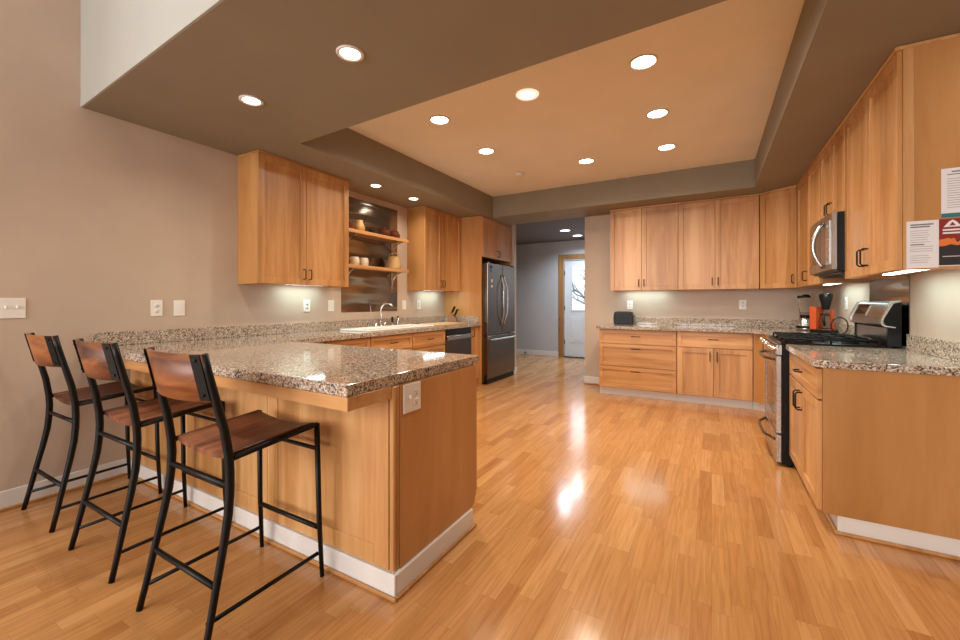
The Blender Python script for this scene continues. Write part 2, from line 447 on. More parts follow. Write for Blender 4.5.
# hall
struct('wall_hall', (lambda b: (bx(b, -6.5, -2.875, YH, YH+0.12, 0, 2.9), bx(b, -1.93, XH, YH, YH+0.12, 0, 2.9), bx(b, -2.875, -1.93, YH, YH+0.12, 2.165, 2.9), b)[-1])(N()), M['hall'])
struct('wall_hall_right', BX(XH, XH+0.12, YB+0.14, YH, 0, 2.9), M['hall'])
struct('wall_hall_left', BX(-6.5, -6.4, 6.44, YH, 0, 2.9), M['hall'])
struct('wall_hall_near', BX(-6.5, XL-0.15, 6.332, 6.44, 0, 2.9), M['hall'])
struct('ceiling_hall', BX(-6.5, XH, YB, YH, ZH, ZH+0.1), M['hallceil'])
# baseboards, each with a strip of shoe moulding
def baseboard(name, x0, x1, y0, y1, h=0.115, shoe=None):
    o = struct(name, BX(x0, x1, y0, y1, 0.001, h, bev=0.004), M['white'])
    if shoe: struct('shoe_moulding', BX(*shoe, 0.0005, 0.018, bev=0.004), M['cab_y'], o)
baseboard('baseboard_left', XL+0.0005, XL+0.015, -0.74, 1.284, shoe=(XL+0.0155, XL+0.03, -0.74, 1.268))
baseboard('baseboard_back', XH-0.008, -1.312, YB-0.015, YB-0.0005, shoe=(XH-0.008, -1.312, YB-0.028, YB-0.0155))
baseboard('baseboard_hall', -6.39, -2.995, YH-0.015, YH-0.0005)
baseboard('baseboard_return', -2.9045, -2.89, 6.325, 6.44)

# the door at the end of the hall
dr = struct('door_1', (lambda b: (
    bx(b, -2.86, -2.70, YH+0.03, YH+0.075, 0.02, 2.155), bx(b, -2.12, -1.945, YH+0.03, YH+0.075, 0.02, 2.155),
    bx(b, -2.70, -2.12, YH+0.03, YH+0.075, 0.02, 1.055), bx(b, -2.70, -2.12, YH+0.03, YH+0.075, 2.015, 2.155), b)[-1])(N()), M['doorwhite'])
fr = N(); a0 = YH+0.018
for (x0,x1,z0,z1) in ((-2.725,-2.695,1.03,2.04), (-2.125,-2.095,1.03,2.04), (-2.695,-2.125,1.03,1.06), (-2.695,-2.125,2.01,2.04)):
    bx(fr, x0, x1, a0, YH+0.03, z0, z1, bev=0.004)
struct('window_frame', fr, M['doorwhite'], dr)
struct('glass', BX(-2.70, -2.12, YH+0.05, YH+0.055, 1.055, 2.015), M['glass'], dr)
pm = N()
for (x0,x1) in ((-2.74,-2.44), (-2.37,-2.07)):
    bx(pm, x0, x1, YH+0.020, YH+0.0298, 0.33, 0.91, bev=0.009)
    bx(pm, x0+0.05, x1-0.05, YH+0.014, YH+0.0199, 0.38, 0.86, bev=0.004)
struct('raised_panel', pm, M['doorwhite'], dr)
for z in (0.34, 1.10, 1.88):
    struct('hinge', BX(-2.868, -2.853, YH+0.016, YH+0.029, z-0.045, z+0.045), M['bronze'], dr)
struct('sill', BX(-2.872, -1.933, YH-0.02, YH+0.10, 0.0005, 0.019), M['dark'], dr)
tr = N()
bx(tr, -2.99, -2.872, YH-0.02, YH-0.0005, 0.001, 2.19, bev=0.004); bx(tr, -2.99, -1.68, YH-0.02, YH-0.0005, 2.1902, 2.295, bev=0.004)
bx(tr, -1.935, -1.79, YH-0.02, YH-0.0005, 0.001, 2.19, bev=0.004)
struct('trim_1', tr, M['casing'])
tag(obj('coat_hook', (lambda b: (tube(b, [(-2.965,YH-0.02,0.845),(-2.965,YH-0.045,0.84),(-2.965,YH-0.05,0.86)], 0.008), b)[-1])(N()), M['bronze']), 'upper small dark peg on the left casing of the hall door', 'hook')
tag(obj('coat_hook', (lambda b: (tube(b, [(-2.965,YH-0.02,0.605),(-2.965,YH-0.045,0.60),(-2.965,YH-0.05,0.62)], 0.008), b)[-1])(N()), M['bronze']), 'lower small dark peg on the left casing of the hall door', 'hook')
tag(obj('door_stop', (lambda b: (tube(b, [(-3.78,YH-0.016,0.06),(-3.78,YH-0.075,0.055)], 0.009), lathe(b, [(0.016,0),(0.016,0.02)], 10, (-3.78,YH-0.075,0.055), 'y'), b)[-1])(N()), M['blackplastic']), 'small dark door stop on the white baseboard of the hall', 'door stop')
# outside
struct('ground_outside', BX(-14, 9, YH+0.15, 40, -0.3, -0.15), M['snow'])
def bare_tree():
    bm = N(); rnd = random.Random(11)
    def branch(p, d, L_, r, depth):
        pts = [p]; q = p.copy(); dd = d.copy()
        for i in range(5):
            dd = (dd + Vector((rnd.uniform(-.25,.25), rnd.uniform(-.25,.25), rnd.uniform(-.08,.18)))).normalized()
            q = q + dd*(L_/5); pts.append(q.copy())
        tube(bm, pts, [r*(1-0.13*i) for i in range(6)], 6)
        if depth < 4:
            for k in range(4 if depth < 3 else 3):
                i = rnd.randint(2, 5)
                nd = (dd + Vector((rnd.uniform(-1,1), rnd.uniform(-1,1), rnd.uniform(-.3,.7)))).normalized()
                branch(pts[i], nd, L_*rnd.uniform(.55,.8), r*0.5, depth+1)
    branch(Vector((0,0,0)), Vector((0.1,0,1)), 1.5, 0.15, 0)
    return bm
t = tag(obj('bare_tree', bare_tree(), M['bark']), 'bare branching tree outside, seen through the hall door window', 'tree')
t.location = (-3.05, 14.5, -0.16)

# ------------------------------------------------------------------ ceiling lights
def downlight(name, label, loc, r_ring, r_lamp, power, lampmat, color, group, ring=None):
    t = thing(name, label, 'ceiling light', loc, 0, group)
    obj('trim_ring', lathe(N(), [(r_ring,-0.0005),(r_ring,-0.006),(r_ring-0.004,-0.009),(r_lamp+0.006,-0.009),(r_lamp,-0.004),(r_lamp,-0.0005)], 32), ring or M['white'], t)
    obj('lamp', lathe(N(), [(0,-0.0035),(r_lamp-0.001,-0.0035),(r_lamp-0.001,-0.001),(0,-0.001)], 32), lampmat, t, 'glowing lamp face')
    l = bpy.data.lights.new('downlight_beam', 'AREA'); l.shape = 'DISK'; l.size = r_lamp*2; l.energy = power; l.color = color; l.spread = math.radians(150)
    o = bpy.data.objects.new('downlight_beam', l); C.objects.link(o); o.parent = t; o.location = (0,0,-0.012)
    return t
TRAYL = [(-0.39,2.90,'round ceiling light nearest the right edge of the tan tray, in its front row', 1),
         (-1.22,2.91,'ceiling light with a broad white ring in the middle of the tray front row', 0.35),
         (-2.05,2.93,'round light in the front left corner of the tan tray ceiling', 1),
         (-2.05,3.78,'left light in the middle row of the tan tray ceiling', 1),
         (-0.395,3.75,'right light in the middle row of the tan tray ceiling', 1),
         (-1.22,4.61,'light in the middle of the back row of the tan tray ceiling', 1),
         (-0.40,4.61,'light at the right end of the back row in the tray ceiling', 1)]
for x, y, lab, k in TRAYL:
    x, y = x*1.0063, y*1.0063
    if k < 1: downlight('ceiling_light', lab, (x,y,ZT), 0.086, 0.055, P_TRAY*k, M['lamp_dim'], WARM, 'tray ceiling lights', ring=M['ring_glow'])
    else: downlight('ceiling_light', lab, (x,y,ZT), 0.090, 0.074, P_TRAY, M['lamp'], WARM, 'tray ceiling lights')
for x, y, lab in [(-1.62,1.51,'soffit light above the stools, the one nearer the tan tray'), (-2.543,1.545,'soffit light near the left wall, in front of the first upper cabinet')]:
    downlight('ceiling_light', lab, (x,y,ZS), 0.070, 0.049, P_SOFF, M['lamp'], WARM, 'lights in the front soffit')
for x, y, lab in [(-3.205,3.36,'small soffit light over the wall shelves, the nearer one'), (-3.203,4.015,'small soffit light over the wall shelves, the farther one')]:
    downlight('ceiling_light', lab, (x,y,ZS), 0.066, 0.050, P_SOFF*0.6, M['lamp'], WARM, 'small lights over the shelves')
for x, y, lab in [(-2.42,7.62,'nearer of the two hallway ceiling lights'), (-2.38,8.32,'farther hallway ceiling light, closer to the white door')]:
    downlight('ceiling_light', lab, (x,y,ZH), 0.105, 0.09, P_HALL, M['lamp_cool'], HALLC, 'hallway ceiling lights')
sd = thing('smoke_detector', 'small round white smoke detector at the back left of the tray', 'smoke detector', (-2.06,4.66,ZT))
obj('base', lathe(N(), [(0.062,-0.0005),(0.062,-0.012),(0.056,-0.016),(0,-0.016)], 28), M['white'], sd)
obj('cover', lathe(N(), [(0.05,-0.0165),(0.046,-0.034),(0.03,-0.040),(0,-0.040)], 28), M['plate'], sd)

# ------------------------------------------------------------------ cabinets
def handle_bm(c, L_, vert, st=0.034, r=0.0048):
    """a squared bar pull centred on the front at c, standing out to -y"""
    x, y, z = c; h = L_/2; k = 0.010
    if vert: pts = [(x,y,z-h),(x,y-st+k,z-h),(x,y-st,z-h+k),(x,y-st,z+h-k),(x,y-st+k,z+h),(x,y,z+h)]
    else: pts = [(x-h,y,z),(x-h,y-st+k,z),(x-h+k,y-st,z),(x+h-k,y-st,z),(x+h,y-st+k,z),(x+h,y,z)]
    return tube(N(), pts, r, 8)
def front_bm(x0, x1, z0, z1, y, st=0.058, th=0.02, rec=0.012):
    """shaker front: stiles, rails and a recessed panel; its face is at y"""
    bm = N(); e = 0.0015
    bx(bm, x0, x0+st, y, y+th, z0, z1, bev=e); bx(bm, x1-st, x1, y, y+th, z0, z1, bev=e)
    bx(bm, x0+st, x1-st, y, y+th, z0, z0+st, bev=e); bx(bm, x0+st, x1-st, y, y+th, z1-st, z1, bev=e)
    bx(bm, x0+st-0.002, x1-st+0.002, y+rec, y+th-0.002, z0+st-0.002, z1-st+0.002)
    return bm
def cabinet(name, label, loc, rz, w, D, h, fronts, group=None, toe=0.0, crown=0.0, face=0.022, side_stile=None, toe_in=0.065, recess=False, cat='cabinet'):
    t = thing(name, label, cat, loc, rz, group)
    b = N()
    yb = -0.0015; yf = -D+face
    if recess:      # wall cabinet: open tray underneath for the light bar
        bx(b, 0.0005, w-0.0005, yf, yb, 0.022, h, bev=0.001)
        bx(b, 0.0005, 0.018, yf, yb, 0.0, 0.022); bx(b, w-0.018, w-0.0005, yf, yb, 0.0, 0.022); bx(b, 0.018, w-0.018, yf, yf+0.018, 0.0, 0.022)
    else:
        bx(b, 0.0005, w-0.0005, yf, yb, toe, h, bev=0.001)
    obj('cabinet_body', b, M['panel'], t)
    if toe: obj('toe_kick', BX(0.001, w-0.001, yf+toe_in, yf+toe_in+0.015, 0.001, toe-0.0005), M['white'], t, 'white toe kick')
    if crown: obj('crown_moulding', BX(-0.004, w+0.004, -D-0.008, yb, h+0.0003, h+crown, bev=0.003), M['cab_h'], t)
    for kind, x0, x1, z0, z1, hd in fronts:
        g = 0.002
        hz = kind != 'door'
        f = obj('door' if kind == 'door' else 'drawer', front_bm(x0+g, x1-g, z0+g, z1-g, -D, st=0.058 if kind == 'door' else 0.045, th=face-0.001), M['cab_h'] if hz else M['cab_v'], t)
        if hd:
            o, hx, hzc, L_ = hd
            obj('handle', handle_bm((hx, -D, hzc), L_, o == 'v'), M['bronze'], f, 'dark bronze bar handle')
    return t
RL, RR = PI/2, -PI/2      # left-wall and right-wall orientation
HU = ZS-ZB-0.022          # upper cabinet height under the crown
# --- left wall uppers
def upper2(name, label, loc, rz, w, group, split=None, D=0.305, h=HU, hz=0.10, crown=0.020, hl=0.09, side='mid'):
    s = split or w/2
    fr_ = [('door', 0.0, s, 0.0, h, ('v', s-0.032, hz, hl)), ('door', s, w, 0.0, h, ('v', s+0.032, hz, hl))]
    return cabinet(name, label, loc, rz, w, D, h, fr_, group, crown=crown, recess=True)
upper2('wall_cabinet', 'two-door maple wall cabinet left of the open shelves, nearest the stools', (XL,2.068,ZB), RL, 0.997, 'left wall cabinets', split=0.475)
upper2('wall_cabinet', 'two-door maple wall cabinet between the open shelves and the fridge', (XL,4.386,ZB), RL, 0.90, 'left wall cabinets', split=0.40)
# --- fridge surround
fs = thing('fridge_surround', 'tall maple enclosure around the steel fridge with two doors above', 'cabinet', (XL,5.298,0), RL)
obj('side_panel', BX(0, 0.02, -0.655, -0.0015, 0.001, ZS-0.022), M['panel'], fs)
obj('side_panel', BX(0.993, 1.013, -0.655, -0.0015, 0.001, ZS-0.022), M['panel'], fs)
obj('cabinet_body', BX(0.0205, 0.9925, -0.634, -0.0015, 1.905, ZS-0.022), M['panel'], fs)
obj('crown_moulding', BX(-0.003, 1.016, -0.665, -0.0015, ZS-0.0217, ZS-0.002, bev=0.003), M['cab_h'], fs)
for x0, x1, hx in ((0.004, 0.505, 0.475), (0.508, 1.009, 0.540)):
    d = obj('door', front_bm(x0, x1, 1.905, ZS-0.024, -0.676, th=0.0205), M['cab_v'], fs)
    obj('handle', handle_bm((hx,-0.676,1.985), 0.09, True), M['bronze'], d, 'dark bronze bar handle')

# --- back wall uppers
upper2('wall_cabinet', 'two-door maple wall cabinet above the toaster, left end of the back wall', (-1.226,YB,ZB), 0, 0.851, 'back wall cabinets', split=0.411)
upper2('wall_cabinet', 'two-door maple wall cabinet between the toaster cabinet and the corner', (-0.374,YB,ZB), 0, 0.862, 'back wall cabinets', split=0.411)
# diagonal corner cabinet: five-sided box with one door
xd0, yd0, xd1, yd1 = 0.490, YB-0.305, XR-0.315, 5.650
dc = thing('corner_wall_cabinet', 'single-door maple corner cabinet set diagonally between the two upper runs', 'cabinet', (0,0,ZB))
pin = 0.016
nx, ny = (yd1-yd0), -(xd1-xd0); ln = math.hypot(nx, ny); nx, ny = nx/ln, ny/ln     # points into the room
nx, ny = (nx, ny) if ny < 0 else (-nx, -ny)
ang = math.atan2(yd1-yd0, xd1-xd0)
P0 = Vector((xd0-nx*0.021, yd0-ny*0.021)); P1 = Vector((xd1-nx*0.021, yd1-ny*0.021))
pl = [(xd0+0.0005,YB-0.0015),(XR-0.0015,YB-0.0015),(XR-0.0015,yd1+0.001),(P1.x,P1.y),(P0.x,P0.y)]
obj('cabinet_body', prism(N(), pl, 'z', 0.0, HU), M['panel'], dc)
obj('crown_moulding', prism(N(), [(xd0+0.001,YB-0.002),(XR-0.002,YB-0.002),(XR-0.002,yd1+0.001),(xd1+nx*0.006,yd1+ny*0.006),(xd0+nx*0.006,yd0+ny*0.006)], 'z', HU+0.0003, HU+0.020), M['cab_h'], dc)
def placed(bm, loc, rz):
    bmesh.ops.transform(bm, matrix=Matrix.Translation(loc) @ Matrix.Rotation(rz, 4, 'Z'), verts=bm.verts[:]); return bm
wd = math.hypot(xd1-xd0, yd1-yd0)
d = obj('door', placed(front_bm(0.004, wd-0.004, 0.0015, HU-0.0015, 0.0, th=0.020), (xd0,yd0,0), ang), M['cab_v'], dc)
obj('handle', placed(handle_bm((wd-0.035,0,0.10), 0.09, True), (xd0,yd0,0), ang), M['bronze'], d, 'dark bronze bar handle')
# --- right wall uppers (local x runs towards the camera)
cabinet('wall_cabinet', 'two-door maple wall cabinet between the microwave and the corner cabinet', (XR,5.642,ZB), RR, 1.080, 0.315, HU,
        [('door',0.0,0.545,0.0,HU,('v',0.513,0.10,0.09)), ('door',0.545,1.080,0.0,HU,None)], 'right wall cabinets', crown=0.020, recess=True)
cabinet('wall_cabinet', 'short two-door maple cabinet directly above the microwave', (XR,4.560,1.868), RR, 0.764, 0.315, ZS-1.868-0.022,
        [('door',0.0,0.381,0.0,ZS-1.868-0.022,('v',0.349,0.085,0.09)), ('door',0.381,0.762,0.0,ZS-1.868-0.022,('v',0.413,0.085,0.09))], 'right wall cabinets', crown=0.020)
rc = cabinet('wall_cabinet', 'two-door maple wall cabinet nearest the camera with papers on its side', (XR,3.794,ZB), RR, 0.940, 0.315, HU,
        [('door',0.0,0.460,0.0,HU,('v',0.427,0.11,0.10)), ('door',0.460,0.940,0.0,HU,('v',0.493,0.11,0.10))], 'right wall cabinets', crown=0.020, recess=True)
obj('end_stile', BX(0.940, 0.9441, -0.294, -0.254, 0.0, HU), M['cab_v'], rc)
obj('end_panel', BX(0.940, 0.944, -0.2535, -0.002, 0.0, HU), M['panel'], rc)

# --- left base run (front face x = XL+0.61)
ZC = 0.874      # underside of worktops
def drawer_h(cx, zc, L_=0.10): return ('h', cx, zc, L_)
g1 = 'left wall base cabinets'
cabinet('base_cabinet', 'maple base cabinet in the corner beside the peninsula, mostly behind its worktop', (XL,2.11,0), RL, 0.96, 0.61, ZC-0.001,
        [('drawer',0.40,0.958,0.70,0.866,('h',0.68,0.785,0.10)), ('door',0.40,0.958,0.105,0.695,('v',0.44,0.62,0.10))], g1, toe=0.10)
cabinet('base_cabinet', 'maple sink cabinet under the white sink with a drawer-style front', (XL,3.072,0), RL, 0.672, 0.61, ZC-0.001,
        [('drawer',0.003,0.669,0.70,0.866,('h',0.336,0.785,0.10)), ('door',0.003,0.335,0.105,0.695,('v',0.30,0.62,0.10)), ('door',0.337,0.669,0.105,0.695,('v',0.37,0.62,0.10))], g1, toe=0.10)
cabinet('base_cabinet', 'maple drawer cabinet between the sink cabinet and the dishwasher', (XL,3.746,0), RL, 0.674, 0.61, ZC-0.001,
        [('drawer',0.003,0.671,0.68,0.866,('h',0.337,0.775,0.10)), ('drawer',0.003,0.671,0.40,0.675,('h',0.337,0.54,0.10)), ('drawer',0.003,0.671,0.105,0.395,('h',0.337,0.25,0.10))], g1, toe=0.10)
cabinet('base_cabinet', 'narrow maple pull-out between the dishwasher and the fridge panel', (XL,5.082,0), RL, 0.214, 0.61, ZC-0.001,
        [('door',0.003,0.211,0.105,0.866,('v',0.035,0.78,0.10))], g1, toe=0.10)
dw = thing('dishwasher', 'dark stainless dishwasher between drawer cabinet and narrow pull-out', 'dishwasher', (XL,4.424,0), RL)
obj('tub_body', BX(0.004, 0.652, -0.585, -0.03, 0.02, ZC-0.004), M['blackplastic'], dw)
f = obj('door', BX(0.004, 0.652, -0.615, -0.586, 0.115, 0.79, bev=0.004), M['steel_dark'], dw)
obj('handle', (lambda b: (bx(b,0.012,0.644,-0.640,-0.626,0.725,0.785,bev=0.004), bx(b,0.06,0.085,-0.626,-0.615,0.745,0.765), bx(b,0.57,0.595,-0.626,-0.615,0.745,0.765), b)[-1])(N()), M['steel_h'], f, 'bright steel bar handle')
obj('control_panel', BX(0.004, 0.652, -0.613, -0.586, 0.794, 0.868, bev=0.003), M['glassdark'], dw)
obj('toe_kick', BX(0.006, 0.650, -0.540, -0.53, 0.001, 0.018), M['blackplastic'], dw)

# --- back base run
g2 = 'back wall base cabinets'
cabinet('base_cabinet', 'maple base cabinet with three wide drawers below the toaster', (-1.305,YB,0), 0, 0.935, 0.61, ZC-0.001,
        [('drawer',0.004,0.931,0.685,0.866,('h',0.46,0.785,0.10)), ('drawer',0.004,0.931,0.39,0.680,('h',0.46,0.625,0.10)), ('drawer',0.004,0.931,0.105,0.385,('h',0.46,0.335,0.10))], g2, toe=0.10, toe_in=0.045)
cabinet('base_cabinet', 'maple base cabinet with one drawer over two doors, right of the drawers', (-0.369,YB,0), 0, 0.776, 0.61, ZC-0.001,
        [('drawer',0.004,0.772,0.685,0.866,('h',0.388,0.785,0.10)), ('door',0.004,0.387,0.105,0.680,('v',0.352,0.585,0.11)), ('door',0.389,0.772,0.105,0.680,('v',0.424,0.585,0.11))], g2, toe=0.10, toe_in=0.045)
# blind corner
cb_ = thing('corner_base_cabinet', 'maple corner base cabinet left of the range with one tall door', 'cabinet', (0,0,0))
obj('cabinet_body', prism(N(), [(0.409,YB-0.0015),(XR-0.0015,YB-0.0015),(XR-0.0015,4.545),(0.536,4.545),(0.536,5.455),(0.430,5.574),(0.409,5.574)], 'z', 0.10, ZC-0.001), M['panel'], cb_)
obj('toe_kick', prism(N(), [(0.409,5.63),(0.46,5.63),(0.585,5.48),(0.585,4.545),(0.60,4.545),(0.60,5.49),(0.467,5.645),(0.409,5.645)], 'z', 0.001, 0.0995), M['white'], cb_, 'white toe kick')
d = obj('door', placed(front_bm(0.02, 0.86, 0.105, 0.866, 0.0, th=0.0205), (0.515,5.44,0), RR), M['cab_v'], cb_)
obj('handle', placed(handle_bm((0.06,0,0.735), 0.11, True), (0.515,5.44,0), RR), M['bronze'], d, 'dark bronze bar handle')
# --- right base next to the range
rb = cabinet('base_cabinet', 'maple base cabinet right of the range, drawer over two doors, plain end panel', (XR,3.765,0), RR, 0.935, 0.632, ZC-0.001,
        [('drawer',0.014,0.93,0.70,0.866,('h',0.46,0.785,0.10)), ('door',0.014,0.466,0.105,0.695,('v',0.430,0.60,0.11)), ('door',0.468,0.93,0.105,0.695,('v',0.504,0.60,0.11))], None, toe=0.10)
obj('end_panel', BX(0.936, 0.944, -0.609, -0.002, 0.10, ZC-0.001), M['panel'], rb)
obj('end_baseboard', BX(0.917, 0.932, -0.548, -0.002, 0.001, 0.0985, bev=0.003), M['white'], rb, 'white baseboard under the end panel')
obj('shoe_moulding', (lambda b: (bx(b,0.9325,0.947,-0.562,-0.002,0.0005,0.017,bev=0.004), bx(b,0.05,0.932,-0.562,-0.5485,0.0005,0.017,bev=0.004), b)[-1])(N()), M['cab_h'], rb)

# ------------------------------------------------------------------ peninsula
PX1, PY0, PY1, PZ = -1.137, 1.300, 1.985, 0.918
pn = thing('peninsula_cabinet', 'long maple peninsula base with framed panels facing the stools', 'cabinet', ((XL+PX1)/2, PY0, 0))
ox, oy = (XL+PX1)/2, PY0
W2 = (PX1-XL)/2
obj('cabinet_body', BX(-W2+0.002, W2-0.018, 0.022, PY1-PY0, 0.10, ZC-0.001), M['panel'], pn)
obj('toe_kick', BX(-W2+0.66, W2-0.03, PY1-PY0-0.075, PY1-PY0-0.06, 0.001, 0.0995), M['white'], pn, 'white toe kick')
# three framed panels on the stool side
xs = [-W2+0.003, -W2+0.80, -W2+1.61, W2-0.032]
for i in range(3):
    obj('framed_panel', front_bm(xs[i]+0.0015, xs[i+1]-0.0015, 0.10, ZC-0.002, 0.0, st=0.085, th=0.0215, rec=0.004), M['cab_v'], pn)
obj('corner_post', (lambda b: (bx(b, W2-0.030, W2-0.004, 0.0, 0.0215, 0.10, ZC-0.002, bev=0.004), bx(b, W2-0.0175, W2-0.004, 0.0225, 0.036, 0.10, ZC-0.002, bev=0.003), b)[-1])(N()), M['cab_v'], pn)
ep = N(); yy1 = PY1-PY0
prism(ep, [(0.0375,0.10),(yy1-0.055,0.10),(yy1-0.03,0.112),(yy1-0.012,0.155),(yy1,0.185),(yy1,ZC-0.002),(0.0375,ZC-0.002)], 'x', W2-0.0175, W2)
obj('end_panel', ep, M['panel'], pn)
bb = N()
bx(bb, -W2+0.003, W2+0.014, -0.015, -0.0005, 0.001, 0.10, bev=0.003); bx(bb, W2+0.0005, W2+0.014, 0.0, yy1-0.06, 0.001, 0.10, bev=0.003)
bx(bb, -W2+0.003, W2-0.002, 0.0, 0.02, 0.001, 0.0995); bx(bb, W2-0.02, W2, 0.02, yy1-0.06, 0.001, 0.0995)
obj('baseboard', bb, M['white'], pn, 'white baseboard around the peninsula')
sh = N(); bx(sh, -W2+0.033, W2+0.027, -0.028, -0.0155, 0.0005, 0.017, bev=0.004); bx(sh, W2+0.0145, W2+0.027, -0.015, yy1-0.045, 0.0005, 0.017, bev=0.004)
obj('shoe_moulding', sh, M['cab_h'], pn)
# apron under the overhanging worktop
PCX, PCY0, PCY1 = -1.150, 1.056, 2.035
ap = N(); ay = PCY0-oy
prism(ap, [(-W2+0.003,ay+0.036),(PCX-ox-0.001,ay+0.004),(PCX-ox-0.001,ay+0.024),(-W2+0.003,ay+0.056)], 'z', 0.822, ZC-0.0005)
bx(ap, PCX-ox-0.021, PCX-ox-0.001, ay+0.0245, -0.0005, 0.822, ZC-0.0005, bev=0.002)
obj('apron', ap, M['cab_h'], pn)
for x in (-0.9, -0.1, 0.7):
    obj('support_bracket', BX(x, x+0.02, ay+0.062, -0.001, 0.80, ZC-0.0005), M['cab_y'], pn)

# worktops -----------------------------------------------------------
xcL = XL+0.645
wt = thing('granite_worktop', 'L-shaped speckled granite worktop over the peninsula and along the left wall', 'worktop', (XL,PCY0,0))
def slab(poly, z0, z1, bev=0.004):
    return prism(N(), poly, 'z', z0, z1, bev=bev)
lx = lambda pts: [(x-XL, y-PCY0) for x, y in pts]
obj('worktop', slab(lx([(XL+0.001,PCY0+0.032),(PCX-0.006,PCY0),(PCX,PCY0+0.006),(PCX,PCY1),(xcL,PCY1),(xcL,5.294),(XL+0.001,5.294)]), ZC+0.0005, 0.921), M['granite'], wt)
obj('backsplash', BX(0.001, 0.021, 0.034, 5.294-PCY0, 0.9215, 1.018, bev=0.002), M['granite'], wt)
obj('end_backsplash', BX(0.0215, 0.61, 5.274-PCY0, 5.294-PCY0, 0.9215, 1.018, bev=0.002), M['granite'], wt)
yc = YB-0.645
wb2 = thing('granite_worktop', 'speckled granite worktop along the back wall and round to the range', 'worktop', (-1.36,YB,0))
ly = lambda pts: [(x+1.36, y-YB) for x, y in pts]
obj('worktop', slab(ly([(-1.335,YB-0.001),(-1.335,yc+0.02),(-1.315,yc),(0.36,yc),(0.48,5.40),(0.48,4.536),(XR-0.001,4.536),(XR-0.001,YB-0.001)]), ZC+0.0005, 0.914), M['granite'], wb2)
obj('backsplash', BX(0.135, XR+1.36-0.001, -0.021, -0.001, 0.9145, 1.014, bev=0.002), M['granite'], wb2)
obj('side_backsplash', BX(XR+1.36-0.021, XR+1.36-0.001, 4.536-YB, -0.0215, 0.9145, 1.014, bev=0.002), M['granite'], wb2)
wr = thing('granite_worktop', 'short speckled granite worktop on the cabinet right of the range', 'worktop', (XR,2.80,0))
obj('worktop', slab([(-0.602,0.0),(-0.001,0.0),(-0.001,0.962),(-0.652,0.962),(-0.652,0.050)], ZC+0.0005, 0.914), M['granite'], wr)
obj('backsplash', BX(-0.021, -0.001, 0.0, 0.935, 0.9145, 1.016, bev=0.002), M['granite'], wr)

# ------------------------------------------------------------------ fridge
fg = thing('refrigerator', 'dark stainless french-door fridge with a bottom freezer drawer', 'refrigerator', (XL,5.324,0), RL)
FW, FD = 0.962, 0.74
obj('cabinet_body', BX(0.004, FW-0.004, -FD+0.062, -0.03, 0.04, 1.80, bev=0.005), M['steel_dark'], fg)
for x0, x1 in ((0.004, FW/2-0.002), (FW/2+0.002, FW-0.004)):
    d = obj('door', BX(x0, x1, -FD-0.012, -FD+0.058, 0.735, 1.815, bev=0.012, seg=3), M['steel_dark'], fg)
    s = -1 if x0 < 0.1 else 1
    hx = FW/2 + s*0.035
    pts = []
    for k in range(13):
        a = k/12; z = 0.86+0.80*a; bow = math.sin(PI*a)
        pts.append((hx + s*0.040*bow, -FD-0.014-0.055*min(1, 4*min(a,1-a)), z))
    obj('handle', tube(N(), pts, 0.011, 10), M['steel_h'], d, 'bowed bright steel handle')
fz = obj('freezer_drawer', BX(0.004, FW-0.004, -FD-0.012, -FD+0.058, 0.085, 0.725, bev=0.012, seg=3), M['steel_dark'], fg)
pts = [(0.06,-FD-0.012,0.665),(0.065,-FD-0.06,0.668)] + [(0.10+0.738*k/8, -FD-0.066-0.012*math.sin(PI*k/8), 0.67) for k in range(9)] + [(FW-0.065,-FD-0.06,0.668),(FW-0.06,-FD-0.012,0.665)]
obj('handle', tube(N(), pts, 0.014, 10), M['steel_h'], fz, 'wide bright steel handle')
obj('toe_grille', (lambda b: (bx(b,0.01,FW-0.01,-FD+0.01,-FD+0.05,0.012,0.078), [bx(b,0.03,FW-0.03,-FD+0.006,-FD+0.0098,0.022+0.012*i,0.028+0.012*i) for i in range(4)], b)[-1])(N()), M['blackplastic'], fg)
obj('hinge_cover', (lambda b: (bx(b,0.01,0.10,-FD+0.0,-FD+0.10,1.8155,1.835,bev=0.004), bx(b,FW-0.10,FW-0.01,-FD+0.0,-FD+0.10,1.8155,1.835,bev=0.004), b)[-1])(N()), M['blackplastic'], fg)
for x in (0.06, FW-0.06):
    obj('foot', lathe(N(), [(0.022,0.0005),(0.022,0.012),(0.012,0.014),(0.012,0.0395)], 12, (x,-FD+0.09,0)), M['blackplastic'], fg)
for mname, mm, lab, dx, z, r in (('fridge_magnet','brownpot','topmost dark red magnet high on the left fridge door',0.10,1.755,0.018), ('fridge_magnet','blue','round pale blue magnet just below the top one on the fridge',0.115,1.70,0.026), ('fridge_magnet','cup','cream magnet on the left fridge door, third from the top',0.115,1.545,0.022), ('fridge_magnet','paper','white magnet lowest of the four on the fridge door',0.12,1.465,0.020)):
    o = obj(mname, lathe(N(), [(r,0.0005),(r,0.006),(r*0.85,0.009),(0,0.009)], 16, (0,0,0), 'y'), M[mm])
    # the front of the left-wall things faces +x
    o.location = (XL+FD+0.012, 5.324+dx, z); o.rotation_euler = (0,0,RL); tag(o, lab, 'magnet', 'fridge magnets')

